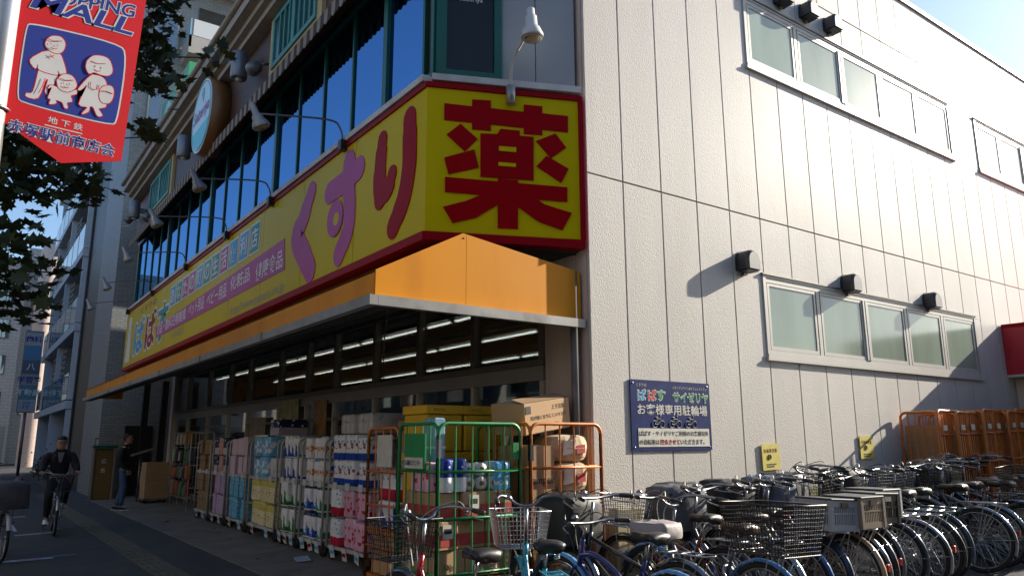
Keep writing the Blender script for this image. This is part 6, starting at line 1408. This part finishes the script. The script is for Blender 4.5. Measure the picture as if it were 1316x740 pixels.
# a low hedge / planting further down the pavement
hd = root('planter_hedge', (3.2,34,0), 'dark planting against the base of the balcony building', 'hedge')
lm = MB(); rl = random.Random(5)
for i in range(700):
    p = Vector((3.0+rl.gauss(0,.16), rl.uniform(33,40), .25+abs(rl.gauss(0,.35)))); e = Euler((rl.uniform(0,6),rl.uniform(0,6),rl.uniform(0,6))).to_matrix()
    lm.add([p+e@Vector(v) for v in ((-.06,0,0),(0,-.03,0),(.06,0,0),(0,.03,0))], [(0,1,2,3)])
obj('foliage', lm, LEAF, hd, kind='stuff'); obj('planter', MB().box(2.75,3.25,33,40,0,.3), M['concrete'], hd)

# ------------------------------------------------------------------ small things under the far end of the canopy
yc = root('notice_cabinet', (3.35,24.3,gz(3.3)), 'ochre yellow notice cabinet standing by the tiled wall', 'cabinet')
obj('cabinet', MB().rbox(3.12,3.60,24.1,24.6,gz(3.3),1.45,.02), cm('ochre', (0.17,0.11,0.025), .6, var=.1), yc)
obj('door', MB().box(3.16,3.56,24.085,24.098,.2,1.25), M['ochre'], yc); obj('frame', MB().box(3.08,3.12,24.05,24.1,0.06,1.7).box(3.60,3.64,24.05,24.1,.06,1.7).box(3.08,3.64,24.05,24.1,1.7,1.75), M['alu_mid'], yc)
obj('roof', MB().box(3.05,3.67,24.0,24.65,1.46,1.54), M['green'], yc)
for i, z in enumerate((1.05,.8)): text('広告'[i], (3.3,24.083,z), XU, ZV, M['sign_white'], yc, height=.12)
for i, (x0,x1,y0,y1,z0_,z1_,lb) in enumerate(((4.00,4.55,21.6,22.2,.20,.66,'lower brown carton on the trolley beside the standing person'),(4.0,4.55,21.6,22.2,.665,1.10,'upper brown carton on the trolley beside the standing person'))): carton(x0,x1,y0,y1,z0_,z1_,lb,group='cartons under the canopy')
tl = root('hand_trolley', (4.3,21.9,gz(4.3)), 'low trolley under the two brown cartons', 'trolley'); obj('deck', MB().box(3.96,4.6,21.55,22.25,.16,.195), M['steel_dk'], tl)
for x in (4.05,4.5):
    for y in (21.65,22.15): obj('wheel', MB().lathe([(.05,-.015),(.05,.015)], (x,y,gz(x)+.05), (0,1,0), 10), M['rubber'], tl)
for k in range(4):
    t = root('folding_chair', (4.1+k*.10,22.75,gz(4.1)), 'folded chair, %s in the row leaning behind the brown cartons' % ORD[k], 'chair', 'folded chairs behind the cartons')
    x = 4.05+k*.11; fm_ = MB(); fm_.tube([(x,22.55,gz(x)),(x+.05,22.7,.95),(x+.05,23.05,.95),(x,22.9,gz(x))], .012, 5); obj('frame', fm_, M['steel'], t)
    obj('seat', MB().obox((x+.02,22.62,.5), (.03,0,0), (0,.36,0), (.02,.05,.35)), M['black'], t)
st_ = root('parasol_stand', (3.9,22.5,gz(3.9)), 'tilted folded board on a stand by the standing person', 'stand'); obj('board', MB().obox((3.75,22.3,1.25), (.55,0,.18), (0,.4,0), (-.01,0,.03)), M['steel'], st_); obj('leg', MB().tube([(4.0,22.5,gz(4)),(4.0,22.5,1.3)], .02, 6), M['steel_dk'], st_)
# rack with hanging goods
rk = root('display_rack', (4.6,19.2,gz(4.6)), 'wire display rack hung with small dark and red toys', 'rack')
q = MB(); z0 = gz(4.4)
for y in (18.6,20.3): frame_panel(q, (4.35,y), (4.85,y), z0, z0+1.75, .014, 2, [z0+.5,z0+1.0,z0+1.4], .06)
for z in (.25,.7,1.15,1.5,1.74): q.tube([(4.36,18.6,z0+z),(4.36,20.3,z0+z)], .008, 4); q.tube([(4.84,18.6,z0+z),(4.84,20.3,z0+z)], .008, 4)
obj('frame', q, M['cart_wh'], rk)
rl = random.Random(3)
for k in range(34):
    y = 18.68+(k % 9)*.19; z = z0+.35+(k//9)*.38; c_ = [(0.03,0.03,0.03),(0.28,0.05,0.05),(0.4,0.38,0.36),(0.05,0.16,0.08),(0.3,0.14,0.05),(0.12,0.13,0.2)][rl.randrange(6)]
    o = obj('hanging_item', soft_cover((4.34+rl.uniform(-.03,.05),y,z), .12, rl.uniform(.11,.18), rl.uniform(.16,.28), k), cm('item%d' % int(sum(c_)*1000), c_, .6), label='bagged toy on the wire display rack, %s row from below, %s from the near end' % (ORD[k//9], (ORD+['ninth'])[k % 9]), cat='toy', group='toys hanging on the display rack')
# posters on the shop glass
for y0, y1, z0_, z1_, c_, lb in ((13.4,14.35,1.78,2.38,(0.30,0.30,0.14),'green and cream sale poster taped to the shop glass'),(12.1,12.65,1.72,2.3,(0.30,0.17,0.06),'brown poster taped to the shop glass'),(15.2,16.2,1.75,2.1,(0.26,0.22,0.16),'pale poster band taped to the shop glass')):
    t = root('window_poster', (4.93,(y0+y1)/2,z0_), lb, 'poster'); obj('sheet', MB().box(4.925,4.93,y0,y1,z0_,z1_), cm('poster%d'%int(y0*10), c_, .6, var=.4, vs=7), t)
    if c_[1] > .28: text('セール', (4.924,y1-.1,z0_+.1), US, ZV, M['sign_red'], t, width=(y1-y0)*.75, height=.2, bold=.02)

# ------------------------------------------------------------------ across the street and behind: they shade the pavement and show in the upper windows
for i, (y0, y1, h, xf, c_, lb) in enumerate(((-22,-6,11.5,-9.5,(0.13,0.11,0.10),'dark brown block across the street, behind the camera'),(-5.8,9,9.5,-9.0,(0.10,0.10,0.105),'low charcoal block across the street opposite the corner'),(9.2,22,12.5,-9.3,(0.14,0.12,0.10),'brown block across the street opposite the shop sign'),(22.2,40,10.5,-9.0,(0.11,0.115,0.12),'grey block across the street opposite the tiled tower'),(40.2,66,13.5,-9.4,(0.13,0.12,0.115),'far block across the street near the street end'))):
    t = root('facing_building', (xf-5,(y0+y1)/2,0), lb, 'building', 'buildings on the far side of the street')
    obj('wall', MB().box(xf-12,xf,y0,y1,0,h), mat('facing_wall', c_, .8, var=.08, vs=.8), t)
    obj('parapet', MB().box(xf-12.05,xf+.06,y0-.04,y1+.04,h+.002,h+.35), M['cornice'], t)
    n = int((y1-y0)/2.4)
    for f_ in range(1, int(h/3.0)):
        for k in range(n):
            ya = y0+.5+k*(y1-y0-.6)/n; o = obj('window', MB().box(xf+.003,xf+.06,ya,ya+1.5,f_*3+.4,f_*3+1.9), M['alu_dk'], t); obj('pane', MB().box(xf+.061,xf+.07,ya+.06,ya+1.44,f_*3+.46,f_*3+1.84), WG, o)
    obj('shop_front', MB().box(xf+.003,xf+.05,y0+.6,y1-.6,.2,2.7), M['alu_dk'], t)
t = root('added_shade_block', (20,67,0), 'unseen tall block added behind the balcony building to shade the street end', 'building')  # added out of view to keep the sun off the far building
obj('wall', MB().box(9,34,62,73,0,30), mat('rear_wall', (0.3,0.29,0.28), .8, var=.05), t); obj('parapet', MB().box(8.95,34.05,61.95,73.05,30.002,30.5), M['cornice'], t)
t = root('unseen_alley_block', (8,-15,0), 'unseen dark brick block added across the side alley to cut sky light', 'building', 'buildings on the far side of the street')  # added behind the camera to block sky fill on wall and splay
obj('wall', MB().box(-7,26,-24,-9.5,0,10.5), mat('alley_wall', (0.10,0.085,0.08), .8, var=.1, vs=.8), t); obj('parapet', MB().box(-7.05,26.05,-24.05,-9.45,10.502,10.9), M['cornice'], t)
for f_ in range(3):
    for k in range(11): o = obj('window', MB().box(-5.5+k*2.8,-4.0+k*2.8,-9.497,-9.44,1.0+f_*3.2,2.5+f_*3.2), M['alu_dk'], t); obj('pane', MB().box(-5.44+k*2.8,-4.06+k*2.8,-9.438,-9.43,1.06+f_*3.2,2.44+f_*3.2), WG, o)
